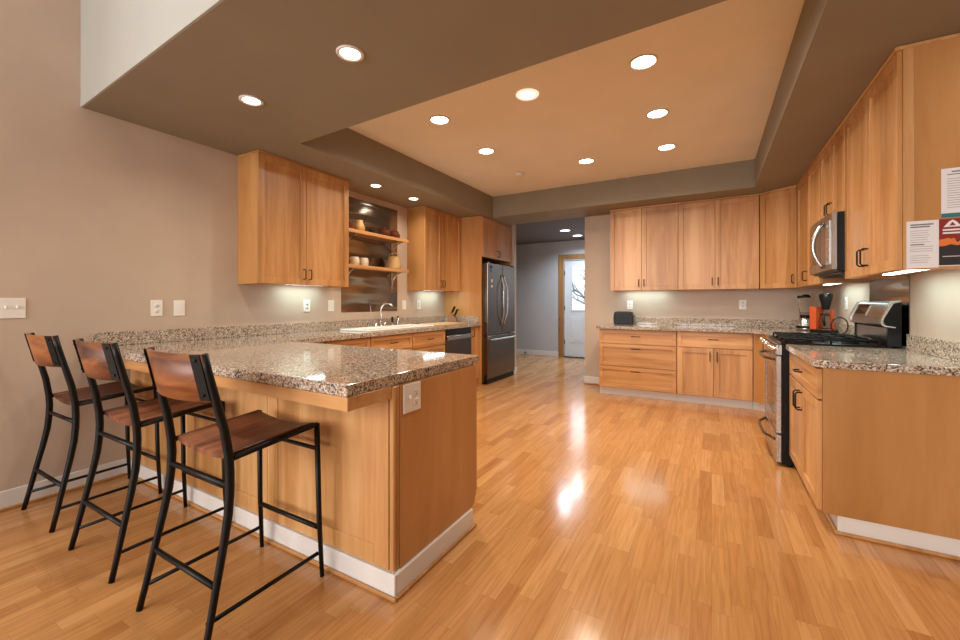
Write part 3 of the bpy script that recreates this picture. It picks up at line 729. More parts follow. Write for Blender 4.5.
# ------------------------------------------------------------------ range
RW = 0.755; RY = 4.530
rg = thing('gas_range', 'stainless gas range with black sides and a raised back console', 'range', (XR,RY,0), RR)
obj('body', BX(0.001, RW-0.001, -0.673, -0.03, 0.02, 0.905, bev=0.003), M['black'], rg, 'black enamel body')
obj('cooktop', BX(0.0, RW, -0.680, -0.075, 0.9055, 0.925, bev=0.004), M['black'], rg)
cp = N(); prism(cp, [(-0.674,0.832),(-0.705,0.832),(-0.710,0.85),(-0.684,0.9045),(-0.674,0.9045)], 'x', 0.0, RW)
cpo = obj('control_panel', cp, M['steel_h'], rg)
for k in range(5):
    kx = 0.10 + k*0.139
    kb = lathe(N(), [(0.031,0),(0.031,0.016),(0.026,0.022),(0.024,0.058),(0.020,0.062),(0,0.062)], 18, (0,0,0), 'y')
    bmesh.ops.transform(kb, matrix=Matrix.Translation((kx,-0.699,0.872)) @ Matrix.Rotation(-0.47, 4, 'X'), verts=kb.verts[:])
    obj('knob', kb, M['chrome'], cpo, 'chrome burner knob')
od = obj('oven_door', (lambda b: (bx(b,0.0,0.09,-0.710,-0.674,0.245,0.826,bev=0.004), bx(b,RW-0.09,RW,-0.710,-0.674,0.245,0.826,bev=0.004), bx(b,0.09,RW-0.09,-0.710,-0.674,0.245,0.36,bev=0.004), bx(b,0.09,RW-0.09,-0.710,-0.674,0.70,0.826,bev=0.004), b)[-1])(N()), M['steel_h'], rg)
obj('oven_window', BX(0.088, RW-0.088, -0.704, -0.678, 0.358, 0.702), M['glassdark'], od, 'dark oven glass')
def bow_handle(z, x0, x1, out):
    pts = []
    for k in range(15):
        a = k/14; pts.append((x0+(x1-x0)*a, -0.710-out*min(1.0, 5*min(a,1-a))*(0.75+0.25*math.sin(PI*a)), z))
    return tube(N(), pts, 0.011, 10)
obj('handle', bow_handle(0.790, 0.05, RW-0.05, 0.058), M['steel_dark'], od, 'bowed dark steel handle')
wdw = obj('warming_drawer', BX(0.0, RW, -0.710, -0.674, 0.03, 0.235, bev=0.004), M['steel_h'], rg)
obj('handle', bow_handle(0.19, 0.05, RW-0.05, 0.062), M['steel_dark'], wdw, 'bowed dark steel handle')
for x in (0.04, RW-0.04):
    for y in (-0.62, -0.08): obj('leg', lathe(N(), [(0.018,0.0005),(0.018,0.0195)], 10, (x,y,0)), M['blackplastic'], rg)
def grate(x0, x1):
    b = N(); y0, y1 = -0.645, -0.135; z = 0.953; r = 0.007
    loop = [(x0,y0,z),(x1,y0,z),(x1,y1,z),(x0,y1,z)]
    for p, q in zip(loop, loop[1:]+loop[:1]): tube(b, [p, q], r, 6)
    for x in (x0,x1):
        for y in (y0,y1,(y0+y1)/2): tube(b, [(x,y,z),(x,y,0.926)], r, 6)
    cx_ = (x0+x1)/2
    for yy in (y0+0.125, y1-0.125):
        for a in range(4):
            dx, dy = math.cos(a*PI/2+PI/4), math.sin(a*PI/2+PI/4)
            tube(b, [(cx_+dx*0.03, yy+dy*0.03, z+0.004), (cx_+dx*0.085, yy+dy*0.085, z+0.004), (cx_+dx*0.13*0.8, yy+dy*0.13, z)], r*0.9, 6)
    tube(b, [(x0,(y0+y1)/2,z),(x1,(y0+y1)/2,z)], r, 6); tube(b, [(cx_,y0,z),(cx_,y0+0.09,z)], r, 6); tube(b, [(cx_,y1,z),(cx_,y1-0.09,z)], r, 6)
    return b
for a in ((0.018,0.250),(0.262,0.493),(0.505,0.737)): obj('burner_grate', grate(*a), M['iron'], rg)
for x, y in ((0.134,-0.52),(0.134,-0.26),(0.3775,-0.39),(0.621,-0.52),(0.621,-0.26)):
    obj('burner', lathe(N(), [(0.05,0.9255),(0.05,0.934),(0.034,0.937),(0.034,0.944),(0,0.946)], 20, (x,y,0)), M['iron'], rg)
# back console: black side cheeks, steel head leaning back, grey vent below
con = obj('console', (lambda b: (prism(b, [(-0.030,0.9255),(-0.098,0.9255),(-0.098,1.055),(-0.122,1.105),(-0.072,1.222),(-0.030,1.222)], 'x', 0.726, 0.752), prism(b, [(-0.030,0.9255),(-0.098,0.9255),(-0.098,1.055),(-0.122,1.105),(-0.072,1.222),(-0.030,1.222)], 'x', 0.003, 0.029), bx(b, 0.03, 0.725, -0.055, -0.030, 0.9255, 1.21), b)[-1])(N()), M['black'], rg, 'black console sides')
obj('vent_panel', BX(0.03, 0.725, -0.092, -0.056, 0.9255, 1.05, bev=0.003), M['steel_dark'], con)
head = N(); prism(head, [(-0.056,1.055),(-0.112,1.060),(-0.127,1.075),(-0.122,1.115),(-0.078,1.218),(-0.056,1.232)], 'x', 0.0295, 0.7255, bev=0.004)
ho = obj('console_head', head, M['steel'], con, 'leaning stainless control head')
rim = N(); prism(rim, [(-0.060,1.05),(-0.118,1.058),(-0.133,1.075),(-0.128,1.117),(-0.080,1.226),(-0.034,1.238),(-0.034,1.226),(-0.070,1.216),(-0.118,1.112),(-0.122,1.08),(-0.108,1.066),(-0.060,1.058)], 'x', 0.7265, 0.755)
obj('end_trim', rim, M['steel_h'], con, 'silver edge trim')
rim = N(); prism(rim, [(-0.060,1.05),(-0.118,1.058),(-0.133,1.075),(-0.128,1.117),(-0.080,1.226),(-0.034,1.238),(-0.034,1.226),(-0.070,1.216),(-0.118,1.112),(-0.122,1.08),(-0.108,1.066),(-0.060,1.058)], 'x', 0.0, 0.0285)
obj('end_trim', rim, M['steel_h'], con, 'silver edge trim')
scb = BX(-0.13, 0.13, -0.004, 0.0, -0.036, 0.036, bev=0.0015)
tilt = math.atan2(1.218-1.115, 0.122-0.078)      # slope of the head's face
def on_head(bm, x):
    bmesh.ops.transform(bm, matrix=Matrix.Translation((x,-0.1008,1.1665)) @ Matrix.Rotation(-(PI/2-tilt), 4, 'X'), verts=bm.verts[:]); return bm
obj('display', on_head(scb, 0.235), M['glassdark'], ho, 'dark display window')
obj('display_frame', on_head((lambda b: (bx(b,-0.14,-0.1305,-0.005,0,-0.046,0.046), bx(b,0.1305,0.14,-0.005,0,-0.046,0.046), bx(b,-0.1305,0.1305,-0.005,0,-0.046,-0.0365), bx(b,-0.1305,0.1305,-0.005,0,0.0365,0.046), b)[-1])(N()), 0.235), M['steel'], ho)
# stainless splash sheet behind the range
tag(obj('steel_splash_sheet', BX(XR-0.006, XR-0.0005, 3.742, 4.52, 0.93, 1.40), M['steel_wall']), 'flat stainless splash sheet on the wall behind the range', 'splashback')

# ------------------------------------------------------------------ microwave
mw = thing('microwave', 'stainless over-range microwave with a bowed handle', 'microwave', (XR,4.555,1.447), RR)
MW, MH = 0.765, 0.418
obj('body', BX(0.0, MW, -0.356, -0.002, 0.0, MH, bev=0.003), M['black'], mw, 'black body')
dp = [(0.003,-0.357),(MW-0.001,-0.357)] + [(MW-0.001-(MW-0.004)*k/12, -0.384-0.016*math.sin(PI*k/12)) for k in range(13)]
md = obj('door', prism(N(), dp, 'z', 0.012, MH-0.004), M['steel'], mw)
wpl = [(0.05+0.44*k/10, -0.3855-0.016*math.sin(PI*(MW-0.001-(0.05+0.44*k/10))/(MW-0.004))) for k in range(11)]
wpl = wpl + [(x, y+0.0055) for x, y in wpl[::-1]]
obj('window', prism(N(), wpl, 'z', 0.075, MH-0.075), M['glassdark'], md, 'dark microwave window')
pts = []
for k in range(17):
    a = k/16; bow = math.sin(PI*a)
    pts.append((0.565 - 0.0*bow, -0.384-0.013-0.062*bow**0.8, 0.035+0.335*a))
obj('handle', tube(N(), pts, 0.013, 10, flat=1.3), M['steel_h'], md, 'bowed silver handle')
obj('control_keypad', BX(0.625, 0.725, -0.394, -0.386, 0.05, MH-0.05, bev=0.002), M['steel_h'], md)
obj('underside_vent', (lambda b: (bx(b,0.03,MW-0.03,-0.33,-0.05,-0.012,-0.0005), [bx(b,0.06+0.05*i,0.09+0.05*i,-0.30,-0.08,-0.016,-0.0125) for i in range(13)], b)[-1])(N()), M['blackplastic'], mw)

# ------------------------------------------------------------------ open shelves and the steel sheet behind them
tag(obj('steel_wall_sheet', BX(XL+0.0006, XL+0.006, 3.232, 4.178, 1.112, 2.440), M['steel_wall']), 'large rippled stainless sheet on the wall behind the open shelves', 'splashback')
def shelf(z, label):
    t = thing('wall_shelf', label, 'shelf', (XL,3.085,z), RL, 'open shelves on the left wall')
    b = N(); bx(b, 0.0, 1.015, -0.255, -0.0065, -0.018, 0.0, bev=0.002); bx(b, 0.0, 1.015, -0.262, -0.2555, -0.036, 0.002, bev=0.003)
    obj('board', b, M['cab_h'], t)
    for x in (0.20, 0.975):
        br = N()
        pts = [(x,-0.018,-0.20)]
        for k in range(9):
            a = PI/2*k/8
            pts.append((x, -0.018-0.175*(1-math.cos(a)), -0.20+0.172*math.sin(a)))
        tube(br, pts, 0.008, 8, flat=1.4)
        bx(br, x-0.012, x+0.012, -0.016, -0.0065, -0.24, -0.019); bx(br, x-0.012, x+0.012, -0.22, -0.0165, -0.0265, -0.0185)
        obj('bracket', br, M['steel_h'], t, 'curved metal bracket')
    return t
shelf(2.018, 'upper maple wall shelf holding the jug and red-brown pots')
shelf(1.634, 'lower maple wall shelf holding two cream cups and a basket')
def lo(name, prof, m, loc, label, cat, seg=22, group=None):
    o = obj(name, lathe(N(), prof, seg), m); o.location = loc; return tag(o, label, cat, group)
jg = thing('jug', 'small mustard yellow jug at the left end of the upper shelf', 'jug', (XL+0.13,3.385,2.0185), 2.4)
obj('body', lathe(N(), [(0.045,0),(0.058,0.02),(0.062,0.06),(0.048,0.10),(0.036,0.12),(0.040,0.14),(0.036,0.14),(0.032,0.12),(0,0.115)], 22), M['jug'], jg)
obj('handle', tube(N(), [(0.038,0,0.12),(0.075,0,0.125),(0.088,0,0.09),(0.078,0,0.055),(0.058,0,0.045)], 0.008, 8), M['jug'], jg)
lo('jar', [(0.04,0),(0.046,0.03),(0.046,0.08),(0.03,0.10),(0.03,0.118),(0,0.12)], M['brownpot'], (XL+0.10,3.27,2.0185), 'dark jar behind the mustard jug on the upper shelf', 'jar')
for dy, z, s, lab in ((3.80,0,1.0,'red-brown pot at the right of the upper shelf, left one of the pair'), (3.975,0,1.08,'red-brown pot at the far right end of the upper shelf')):
    pt = thing('lidded_pot', lab, 'pot', (XL+0.13,dy,2.0185), 0, 'red-brown pots on the upper shelf')
    obj('body', lathe(N(), [(0.04*s,0),(0.062*s,0.02),(0.070*s,0.05),(0.055*s,0.085),(0.05*s,0.09),(0,0.09)], 22), M['brownpot'], pt)
    obj('lid', lathe(N(), [(0.053*s,0.0905),(0.045*s,0.105),(0.014*s,0.115),(0.016*s,0.128),(0,0.132)], 22), M['brownpot'], pt)
for dy, lab in ((3.30,'cream cup at the left end of the lower shelf'), (3.44,'cream cup on the lower shelf, right one of the two')):
    lo('cup', [(0.036,0),(0.05,0.015),(0.054,0.05),(0.051,0.088),(0.044,0.100),(0.040,0.096),(0.046,0.05),(0.030,0.02),(0,0.018)], M['cup'], (XL+0.14,dy,1.6345), lab, 'cup', group='cream cups on the lower shelf')
bk = thing('woven_basket', 'small woven straw basket at the right end of the lower shelf', 'basket', (XL+0.14,3.955,1.6345), 0.3)
obj('body', lathe(N(), [(0.085,0),(0.092,0.02),(0.088,0.08),(0.070,0.14),(0.062,0.165),(0.056,0.165),(0.062,0.14),(0.078,0.08),(0.080,0.02),(0,0.015)], 26), M['wicker'], bk)
obj('handle', tube(N(), [(0.064*math.cos(PI*k/10),0,0.160+0.055*math.sin(PI*k/10)) for k in range(11)], 0.005, 8), M['wicker'], bk)

# ------------------------------------------------------------------ sink and what stands round it
sk = thing('sink', 'white porcelain drop-in sink with two bowls in the left worktop', 'sink', (XL,3.08,0.9213), RL)
sb = N(); SX = 1.14; y0, y1 = -0.575, -0.155
bx(sb, 0.0, SX, y0, y0+0.05, 0.0, 0.020, bev=0.006, seg=2); bx(sb, 0.0, SX, y1-0.07, y1, 0.0, 0.020, bev=0.006, seg=2)
bx(sb, 0.0, 0.05, y0+0.048, y1-0.068, 0.0, 0.020, bev=0.004); bx(sb, SX-0.05, SX, y0+0.048, y1-0.068, 0.0, 0.020, bev=0.004); bx(sb, 0.54, 0.60, y0+0.048, y1-0.068, 0.0, 0.018, bev=0.004)
obj('rim', sb, M['porcelain'], sk)
for a, b_ in ((0.05,0.54),(0.60,SX-0.05)):
    bw = N(); bx(bw, a, b_, y0+0.05, y1-0.07, 0.0004, 0.004); obj('bowl', bw, M['porcelain'], sk)
    obj('drain', lathe(N(), [(0.04,0.0042),(0.04,0.006),(0.02,0.005),(0,0.005)], 18, ((a+b_)/2,(y0+y1)/2,0)), M['chrome'], sk, 'chrome drain')
fa = thing('faucet', 'chrome gooseneck faucet arching over the sink', 'faucet', (XL+0.085,3.78,0.9214), 0.25)
obj('base', lathe(N(), [(0.030,0),(0.030,0.008),(0.018,0.02),(0.016,0.06),(0.014,0.065),(0,0.065)], 18), M['chrome'], fa)
pts = [(0,0,0.06),(0,0,0.20)] + [(0.09-0.09*math.cos(PI*k/14), 0, 0.20+0.09*math.sin(PI*k/14)) for k in range(1, 12)]
obj('spout', tube(N(), pts, 0.0115, 12), M['chrome'], fa)
for s in (-1, 1):
    hb = N(); lathe(hb, [(0.022,0),(0.020,0.012),(0.014,0.04),(0.014,0.055),(0,0.058)], 16, (0,s*0.11,0)); tube(hb, [(0,s*0.11,0.05),(0.005,s*0.175,0.062)], [0.008,0.006], 8)
    obj('handle', hb, M['chrome'], fa)
so = thing('soap_dispenser', 'small chrome soap pump left of the gooseneck faucet', 'soap dispenser', (XL+0.085,3.56,0.9214), -0.3)
obj('base', lathe(N(), [(0.018,0),(0.018,0.006),(0.012,0.012),(0.012,0.06),(0,0.062)], 16), M['chrome'], so)
obj('nozzle', tube(N(), [(0,0,0.06),(0,0,0.082),(0.05,0,0.086),(0.055,0,0.078)], 0.006, 8), M['chrome'], so)
sp = thing('side_sprayer', 'dark-tipped chrome sprayer right of the gooseneck faucet', 'sprayer', (XL+0.085,3.99,0.9214), 0)
obj('base', lathe(N(), [(0.022,0),(0.022,0.008),(0.015,0.014),(0.014,0.05),(0,0.05)], 16), M['chrome'], sp)
obj('spray_head', lathe(N(), [(0.011,0.0505),(0.014,0.07),(0.017,0.11),(0.012,0.118),(0,0.118)], 16), M['blackplastic'], sp, 'black spray head')
bt = thing('soap_bottle', 'small clear soap bottle beside the sprayer behind the sink', 'bottle', (XL+0.085,4.10,0.9214), 0)
obj('body', lathe(N(), [(0.022,0),(0.025,0.01),(0.025,0.075),(0.010,0.095),(0.010,0.105),(0,0.105)], 18), M['steel_h'], bt)
obj('cap', lathe(N(), [(0.012,0.1055),(0.012,0.125),(0,0.127)], 14), M['blackplastic'], bt)
tag(obj('cutting_board', BX(XL+0.22, XL+0.60, 4.36, 4.98, 0.9214, 0.938, bev=0.006, seg=2), M['pale_wood']), 'pale wooden cutting board lying on the worktop above the dishwasher', 'cutting board')
kb_ = thing('knife_block', 'wooden knife block with dark-handled knives beside the fridge panel', 'knife block', (XL+0.245,5.13,0.9214), 0.4)
blk = N(); prism(blk, [(-0.055,0.0),(0.075,0.0),(0.075,0.06),(-0.01,0.145),(-0.055,0.10)], 'y', -0.05, 0.05)
obj('block', blk, M['casing'], kb_)
k = 0
for i in range(3):
    for j in range(2):
        bx_, by_ = 0.040-0.040*j, -0.030+0.030*i
        bz = 0.105+0.04*j
        kn = N(); dirv = Vector((0.42,0,0.9)).normalized(); p = Vector((bx_, by_, bz+0.002)); 
        tube(kn, [p, p+dirv*0.02, p+dirv*0.085, p+dirv*0.105], [0.009,0.012,0.014,0.009], 8, flat=0.7)
        obj('knife_handle', kn, M['blackplastic'], kb_)

# ------------------------------------------------------------------ switches and outlets
def plate(name, label, cat, loc, rz, w, h, kind, n=1, group=None):
    t = thing(name, label, cat, loc, rz, group)
    obj('cover_plate', BX(-w/2, w/2, -0.007, -0.0006, -h/2, h/2, bev=0.003, seg=2), M['plate'], t)
    for i in range(n):
        cx_ = (i-(n-1)/2)*0.046
        kd = kind[i] if isinstance(kind, (list, tuple)) else kind
        if kd == 'toggle':
            tb = N(); bx(tb, cx_-0.005, cx_+0.005, -0.018, -0.0072, -0.002, 0.014, bev=0.002)
            obj('toggle', tb, M['plate'], t)
        elif kd == 'rocker':
            obj('rocker', BX(cx_-0.016, cx_+0.016, -0.010, -0.0072, -0.033, 0.033, bev=0.002), M['plate'], t)
        else:
            for s in (-1, 1):
                ob = obj('socket', lathe(N(), [(0.016,0.0072),(0.016,0.009),(0,0.009)], 18, (cx_,0,s*0.0205), 'y'), M['plate'], t)
                sl = N()
                for dx in (-0.006, 0.006): bx(sl, cx_+dx-0.0013, cx_+dx+0.0013, -0.0096, -0.0091, s*0.0205-0.001, s*0.0205+0.008)
                bx(sl, cx_-0.002, cx_+0.002, -0.0096, -0.0091, s*0.0205-0.010, s*0.0205-0.005)
                obj('slots', sl, M['dark'], ob, 'dark socket slots')
    return t
gl = 'plates on the left wall'
plate('light_switch', 'double toggle switch plate alone on the wall left of the stools', 'switch', (XL,0.726,1.188), RL, 0.118, 0.122, 'toggle', 2, gl)
plate('outlet', 'first white outlet on the left wall above the stools, left of its neighbour', 'outlet', (XL,1.462,1.18), RL, 0.076, 0.122, 'socket', 1, gl)
plate('light_switch', 'white single plate just right of the first outlet above the peninsula', 'switch', (XL,1.613,1.178), RL, 0.078, 0.122, 'rocker', 1, gl)
plate('outlet', 'white outlet under the first wall cabinet, left of the steel sheet', 'outlet', (XL,2.778,1.188), RL, 0.080, 0.124, 'socket', 1, gl)
plate('light_switch', 'white switch plate at the left edge of the steel wall sheet', 'switch', (XL,3.088,1.186), RL, 0.080, 0.122, 'rocker', 1, gl)
plate('light_switch', 'white switch plate just right of the steel wall sheet', 'switch', (XL,4.32,1.19), RL, 0.080, 0.122, 'rocker', 1, gl)
plate('outlet', 'white outlet under the second wall cabinet, left of the knife block', 'outlet', (XL,4.637,1.19), RL, 0.080, 0.122, 'socket', 1, gl)
plate('outlet', 'white outlet on the back wall above the toaster', 'outlet', (-1.012,YB,1.187), 0, 0.076, 0.122, 'socket', 1)
plate('outlet', 'white outlet in the middle of the back wall, away from the toaster', 'outlet', (0.341,YB,1.197), 0, 0.078, 0.120, 'socket', 1)
plate('outlet', 'white outlet on the right wall between coffee maker and range console', 'outlet', (XR,5.20,1.215), RR, 0.080, 0.122, 'socket', 1)
plate('outlet', 'double plate with switch and outlet on the peninsula end panel', 'outlet', (PX1,1.411,0.808), RL, 0.118, 0.124, ['toggle','socket'], 2)

# ------------------------------------------------------------------ under-cabinet lights
def uc(label, loc, rz, L_, power):
    t = thing('light_bar', label, 'light', loc, rz, 'under-cabinet light bars')
    obj('housing', BX(-L_/2, L_/2, -0.03, 0.03, 0.008, 0.020, bev=0.002), M['plate'], t)
    obj('lens', BX(-L_/2+0.01, L_/2-0.01, -0.024, 0.024, 0.0, 0.0078, bev=0.002), M['lamp_cool'], t, 'glowing white lens')
    l = bpy.data.lights.new('bar_glow', 'AREA'); l.shape = 'RECTANGLE'; l.size = L_-0.02; l.size_y = 0.045; l.energy = power; l.color = COOL
    o = bpy.data.objects.new('bar_glow', l); C.objects.link(o); o.parent = t; o.location = (0,0,-0.004)
zu = ZB+0.0075
uc('white light bar under the first left wall cabinet', (XL+0.12,2.68,zu), RL, 0.46, P_UC)
uc('white light bar under the left wall cabinet beside the fridge', (XL+0.12,4.86,zu), RL, 0.50, P_UC)
uc('white light bar under the back wall cabinet above the toaster', (-0.80,YB-0.12,zu), 0, 0.55, P_UC)
uc('white light bar under the right wall cabinet left of the microwave', (XR-0.14,4.95,zu), RR, 0.66, P_UC*1.5)
uc('white light bar under the right wall cabinet nearest the camera', (XR-0.17,3.20,zu), RR, 0.66, P_UC*1.6)

# ------------------------------------------------------------------ toaster, coffee maker, blender
ts = thing('toaster', 'black two-slot toaster at the left end of the back worktop', 'toaster', (-1.062,YB-0.20,0.9146), 0.05)
body = N(); prism(body, [(-0.125,0.012),(0.125,0.012),(0.128,0.10),(0.118,0.165),(0.105,0.18),(-0.105,0.18),(-0.118,0.165),(-0.128,0.10)], 'y', -0.08, 0.08, bev=0.008)
obj('body', body, M['blackplastic'], ts)
obj('side_panel', BX(-0.10, 0.08, -0.0845, -0.0805, 0.03, 0.15, bev=0.002), M['black'], ts, 'glossy black side panel')
obj('slots', (lambda b: (bx(b,-0.09,0.09,-0.045,-0.015,0.1803,0.183), bx(b,-0.09,0.09,0.015,0.045,0.1803,0.183), b)[-1])(N()), M['dark'], ts)
obj('lever', BX(0.1285, 0.155, -0.018, 0.018, 0.115, 0.128, bev=0.003), M['blackplastic'], ts)
obj('base', BX(-0.115, 0.115, -0.07, 0.07, 0.0003, 0.0118), M['blackplastic'], ts)
obj('power_cord', tube(N(), [(0.12,0.05,0.03),(0.17,0.06,0.035)] + [(0.185+0.045*math.sin(a), 0.06, 0.09-0.055*math.cos(a)) for a in [0.4*k for k in range(2, 15)]], 0.004, 8), M['ink'], ts, 'grey looped cord')
cm = thing('coffee_maker', 'orange drip coffee maker in the corner beside the blender', 'coffee maker', (0.968,5.37,0.9146), -0.75)
cm.scale = (0.80, 0.80, 1.0)
obj('base', BX(-0.085, 0.14, -0.085, 0.085, 0.0003, 0.032, bev=0.004), M['blackplastic'], cm, 'black base')
obj('tower', BX(-0.095, -0.02, -0.075, 0.075, 0.0325, 0.265, bev=0.006, seg=2), M['orange'], cm, 'orange housing')
obj('warming_side', (lambda b: (bx(b,0.055,0.10,0.052,0.075,0.0325,0.232,bev=0.005), b)[-1])(N()), M['orange'], cm)
obj('water_tank', BX(-0.09, -0.025, -0.065, 0.065, 0.2655, 0.385, bev=0.005), M['glass'], cm, 'clear water tank')
obj('lid', BX(-0.095, 0.12, -0.07, 0.07, 0.3905, 0.402, bev=0.004), M['steel_h'], cm)
obj('filter_basket', lathe(N(), [(0.035,0.235),(0.04,0.25),(0.068,0.36),(0.070,0.39),(0,0.39)], 22, (0.055,-0.01,0)), M['blackplastic'], cm, 'black filter basket')
ca = obj('carafe', lathe(N(), [(0.052,0.0325),(0.060,0.05),(0.060,0.12),(0.045,0.165),(0.048,0.178),(0.044,0.178),(0.041,0.165),(0.056,0.12),(0.056,0.05),(0,0.042)], 22, (0.055,-0.025,0)), M['glass'], cm, 'glass carafe')
obj('carafe_lid', lathe(N(), [(0.049,0.1785),(0.049,0.19),(0.02,0.198),(0,0.198)], 22, (0.055,-0.025,0)), M['blackplastic'], ca)
obj('carafe_handle', tube(N(), [(0.075,-0.068,0.175),(0.09,-0.10,0.17),(0.095,-0.11,0.12),(0.085,-0.082,0.08)], 0.009, 8, flat=1.5), M['blackplastic'], ca)
tag(obj('power_cord', tube(N(), [(1.06,5.23,0.9205),(1.03,5.17,0.9205)] + [(1.028-0.865*0.078*math.cos(a), 4.98-0.5*0.078*math.cos(a), 1.005+0.080*math.sin(a)) for a in [-0.85 + 0.33*k for k in range(17)]], 0.0055, 8), M['blackplastic']), 'black looped power cord standing on the worktop between coffee maker and range', 'cord')
bl = thing('blender', 'blender with a clear jar and black lid left of the orange coffee maker', 'blender', (0.91,5.80,0.9146), -0.3)
obj('base', lathe(N(), [(0.088,0.0003),(0.090,0.02),(0.082,0.05),(0.066,0.12),(0.058,0.138),(0,0.138)], 26), M['steel_h'], bl, 'chrome base')
obj('base_band', lathe(N(), [(0.0905,0.022),(0.092,0.028),(0.089,0.046),(0.085,0.050)], 26), M['blackplastic'], bl, 'black band')
obj('collar', lathe(N(), [(0.052,0.1385),(0.056,0.15),(0.054,0.172),(0,0.172)], 26), M['blackplastic'], bl, 'black collar')
obj('jar', lathe(N(), [(0.048,0.1725),(0.056,0.19),(0.075,0.345),(0.077,0.36),(0.072,0.36),(0.070,0.345),(0.052,0.195),(0,0.185)], 26), M['glass'], bl, 'clear jar')
obj('lid', lathe(N(), [(0.078,0.3605),(0.080,0.375),(0.070,0.384),(0.03,0.386),(0.03,0.398),(0,0.398)], 26), M['blackplastic'], bl, 'black lid')
obj('jar_handle', tube(N(), [(-0.072,0,0.335),(-0.115,0,0.33),(-0.122,0,0.29),(-0.108,0,0.235),(-0.064,0,0.225)], 0.008, 8), M['glass'], bl)

# ------------------------------------------------------------------ papers on the side of the near right cabinet
# the side faces the camera (-y); its surface is at y = 3.765-0.919
PS = 3.794-0.9443
def paper(name, label, cat, x0, x1, z0, z1, dy):
    t = thing(name, label, cat, ((x0+x1)/2, PS-dy, z0))
    w, h = x1-x0, z1-z0
    obj('sheet', BX(-w/2, w/2, -0.0006, 0.0, 0, h), M['paper'], t)
    return t, w, h
t, w, h = paper('notice_sheet', 'white printed sheet with a teal foot, taped highest on the cabinet side', 'paper', 0.963, 1.118, 1.632, 1.868, 0.0008)
b = N()
for k in range(13):
    ln_ = w*(0.78 if k % 4 else 0.6); bx(b, -w/2+0.02, -w/2+0.02+ln_-0.01, -0.0011, -0.0007, h-0.052-0.0115*k, h-0.0495-0.0115*k)
obj('text_lines', b, M['ink'], t, 'lines of small print')
obj('heading', (lambda b: (bx(b,-w/2+0.035,w/2-0.03,-0.0011,-0.0007,h-0.020,h-0.014), bx(b,-w/2+0.02,w/2-0.02,-0.0011,-0.0007,h-0.032,h-0.028), b)[-1])(N()), M['ink_dark'], t)
obj('teal_strip', BX(-w/2, w/2, -0.0012, -0.0007, 0.0, 0.020), M['teal'], t, 'teal strip along the foot')
t, w, h = paper('notice_sheet', 'white printed sheet low on the cabinet side, left of the red leaflet', 'paper', 0.842, 0.955, 1.392, 1.625, 0.0008)
b = N(); bx(b, -w/2+0.014, w/2-0.018, -0.0011, -0.0007, h-0.022, h-0.016); bx(b, -w/2+0.014, w/2-0.030, -0.0011, -0.0007, h-0.033, h-0.027); bx(b, -w/2+0.014, w/2-0.05, -0.0011, -0.0007, h-0.120, h-0.115)
obj('heading', b, M['ink_dark'], t)
b = N()
for k in range(15):
    if k in (6, 10): continue
    bx(b, -w/2+0.014, -w/2+0.014+(w-0.03)*random.uniform(0.7, 1), -0.0011, -0.0007, h-0.050-0.0112*k, h-0.0478-0.0112*k)
obj('text_lines', b, M['ink'], t, 'lines of small print')
t, w, h = paper('leaflet', 'dark red and black leaflet with a white triangle emblem, right of the low sheet', 'leaflet', 0.9555, 1.118, 1.398, 1.626, 0.0008)
obj('red_field', BX(-w/2, w/2, -0.0012, -0.0007, h*0.55, h), M['redprint'], t, 'dark red upper half')
obj('black_field', BX(-w/2, w/2, -0.0012, -0.0007, 0.004, h*0.55-0.0002), M['blackprint'], t, 'black lower half')
fl = N(); rr_ = random.Random(5); pts = [(-w/2, h*0.42)]
for k in range(17): pts.append((-w/2+w*k/16, h*(0.52+rr_.uniform(-0.03, 0.08))))
pts += [(w/2, h*0.42)] + [(w/2-w*k/8, h*(0.45+rr_.uniform(-0.03,0.02))) for k in range(1, 8)]
prism(fl, pts, 'y', -0.0017, -0.0013); obj('flames', fl, M['flame'], t, 'orange flames print')
em = N(); cx_ = -w/2+0.045
prism(em, [(cx_-0.030,h-0.040),(cx_+0.030,h-0.040),(cx_+0.012,h-0.014),(cx_,h-0.006),(cx_-0.012,h-0.014)], 'y', -0.0017, -0.0013); obj('emblem', em, M['paper'], t, 'white triangle emblem')
em = N(); prism(em, [(cx_-0.011,h-0.034),(cx_+0.011,h-0.034),(cx_,h-0.016)], 'y', -0.0021, -0.0018); obj('emblem_centre', em, M['redprint'], t)
b = N(); bx(b, -w/2+0.012, w/2-0.02, -0.0017, -0.0013, h-0.058, h-0.050)
obj('title_line', b, M['paper'], t, 'white title line')
obj('subtitle_line', BX(-w/2+0.012, w/2-0.04, -0.0017, -0.0013, h-0.073, h-0.065), M['paper'], t, 'white subtitle line')
obj('footer_line', BX(-w/2+0.012, w/2-0.04, -0.0017, -0.0013, 0.045, 0.048), M['paper'], t, 'white footer line')

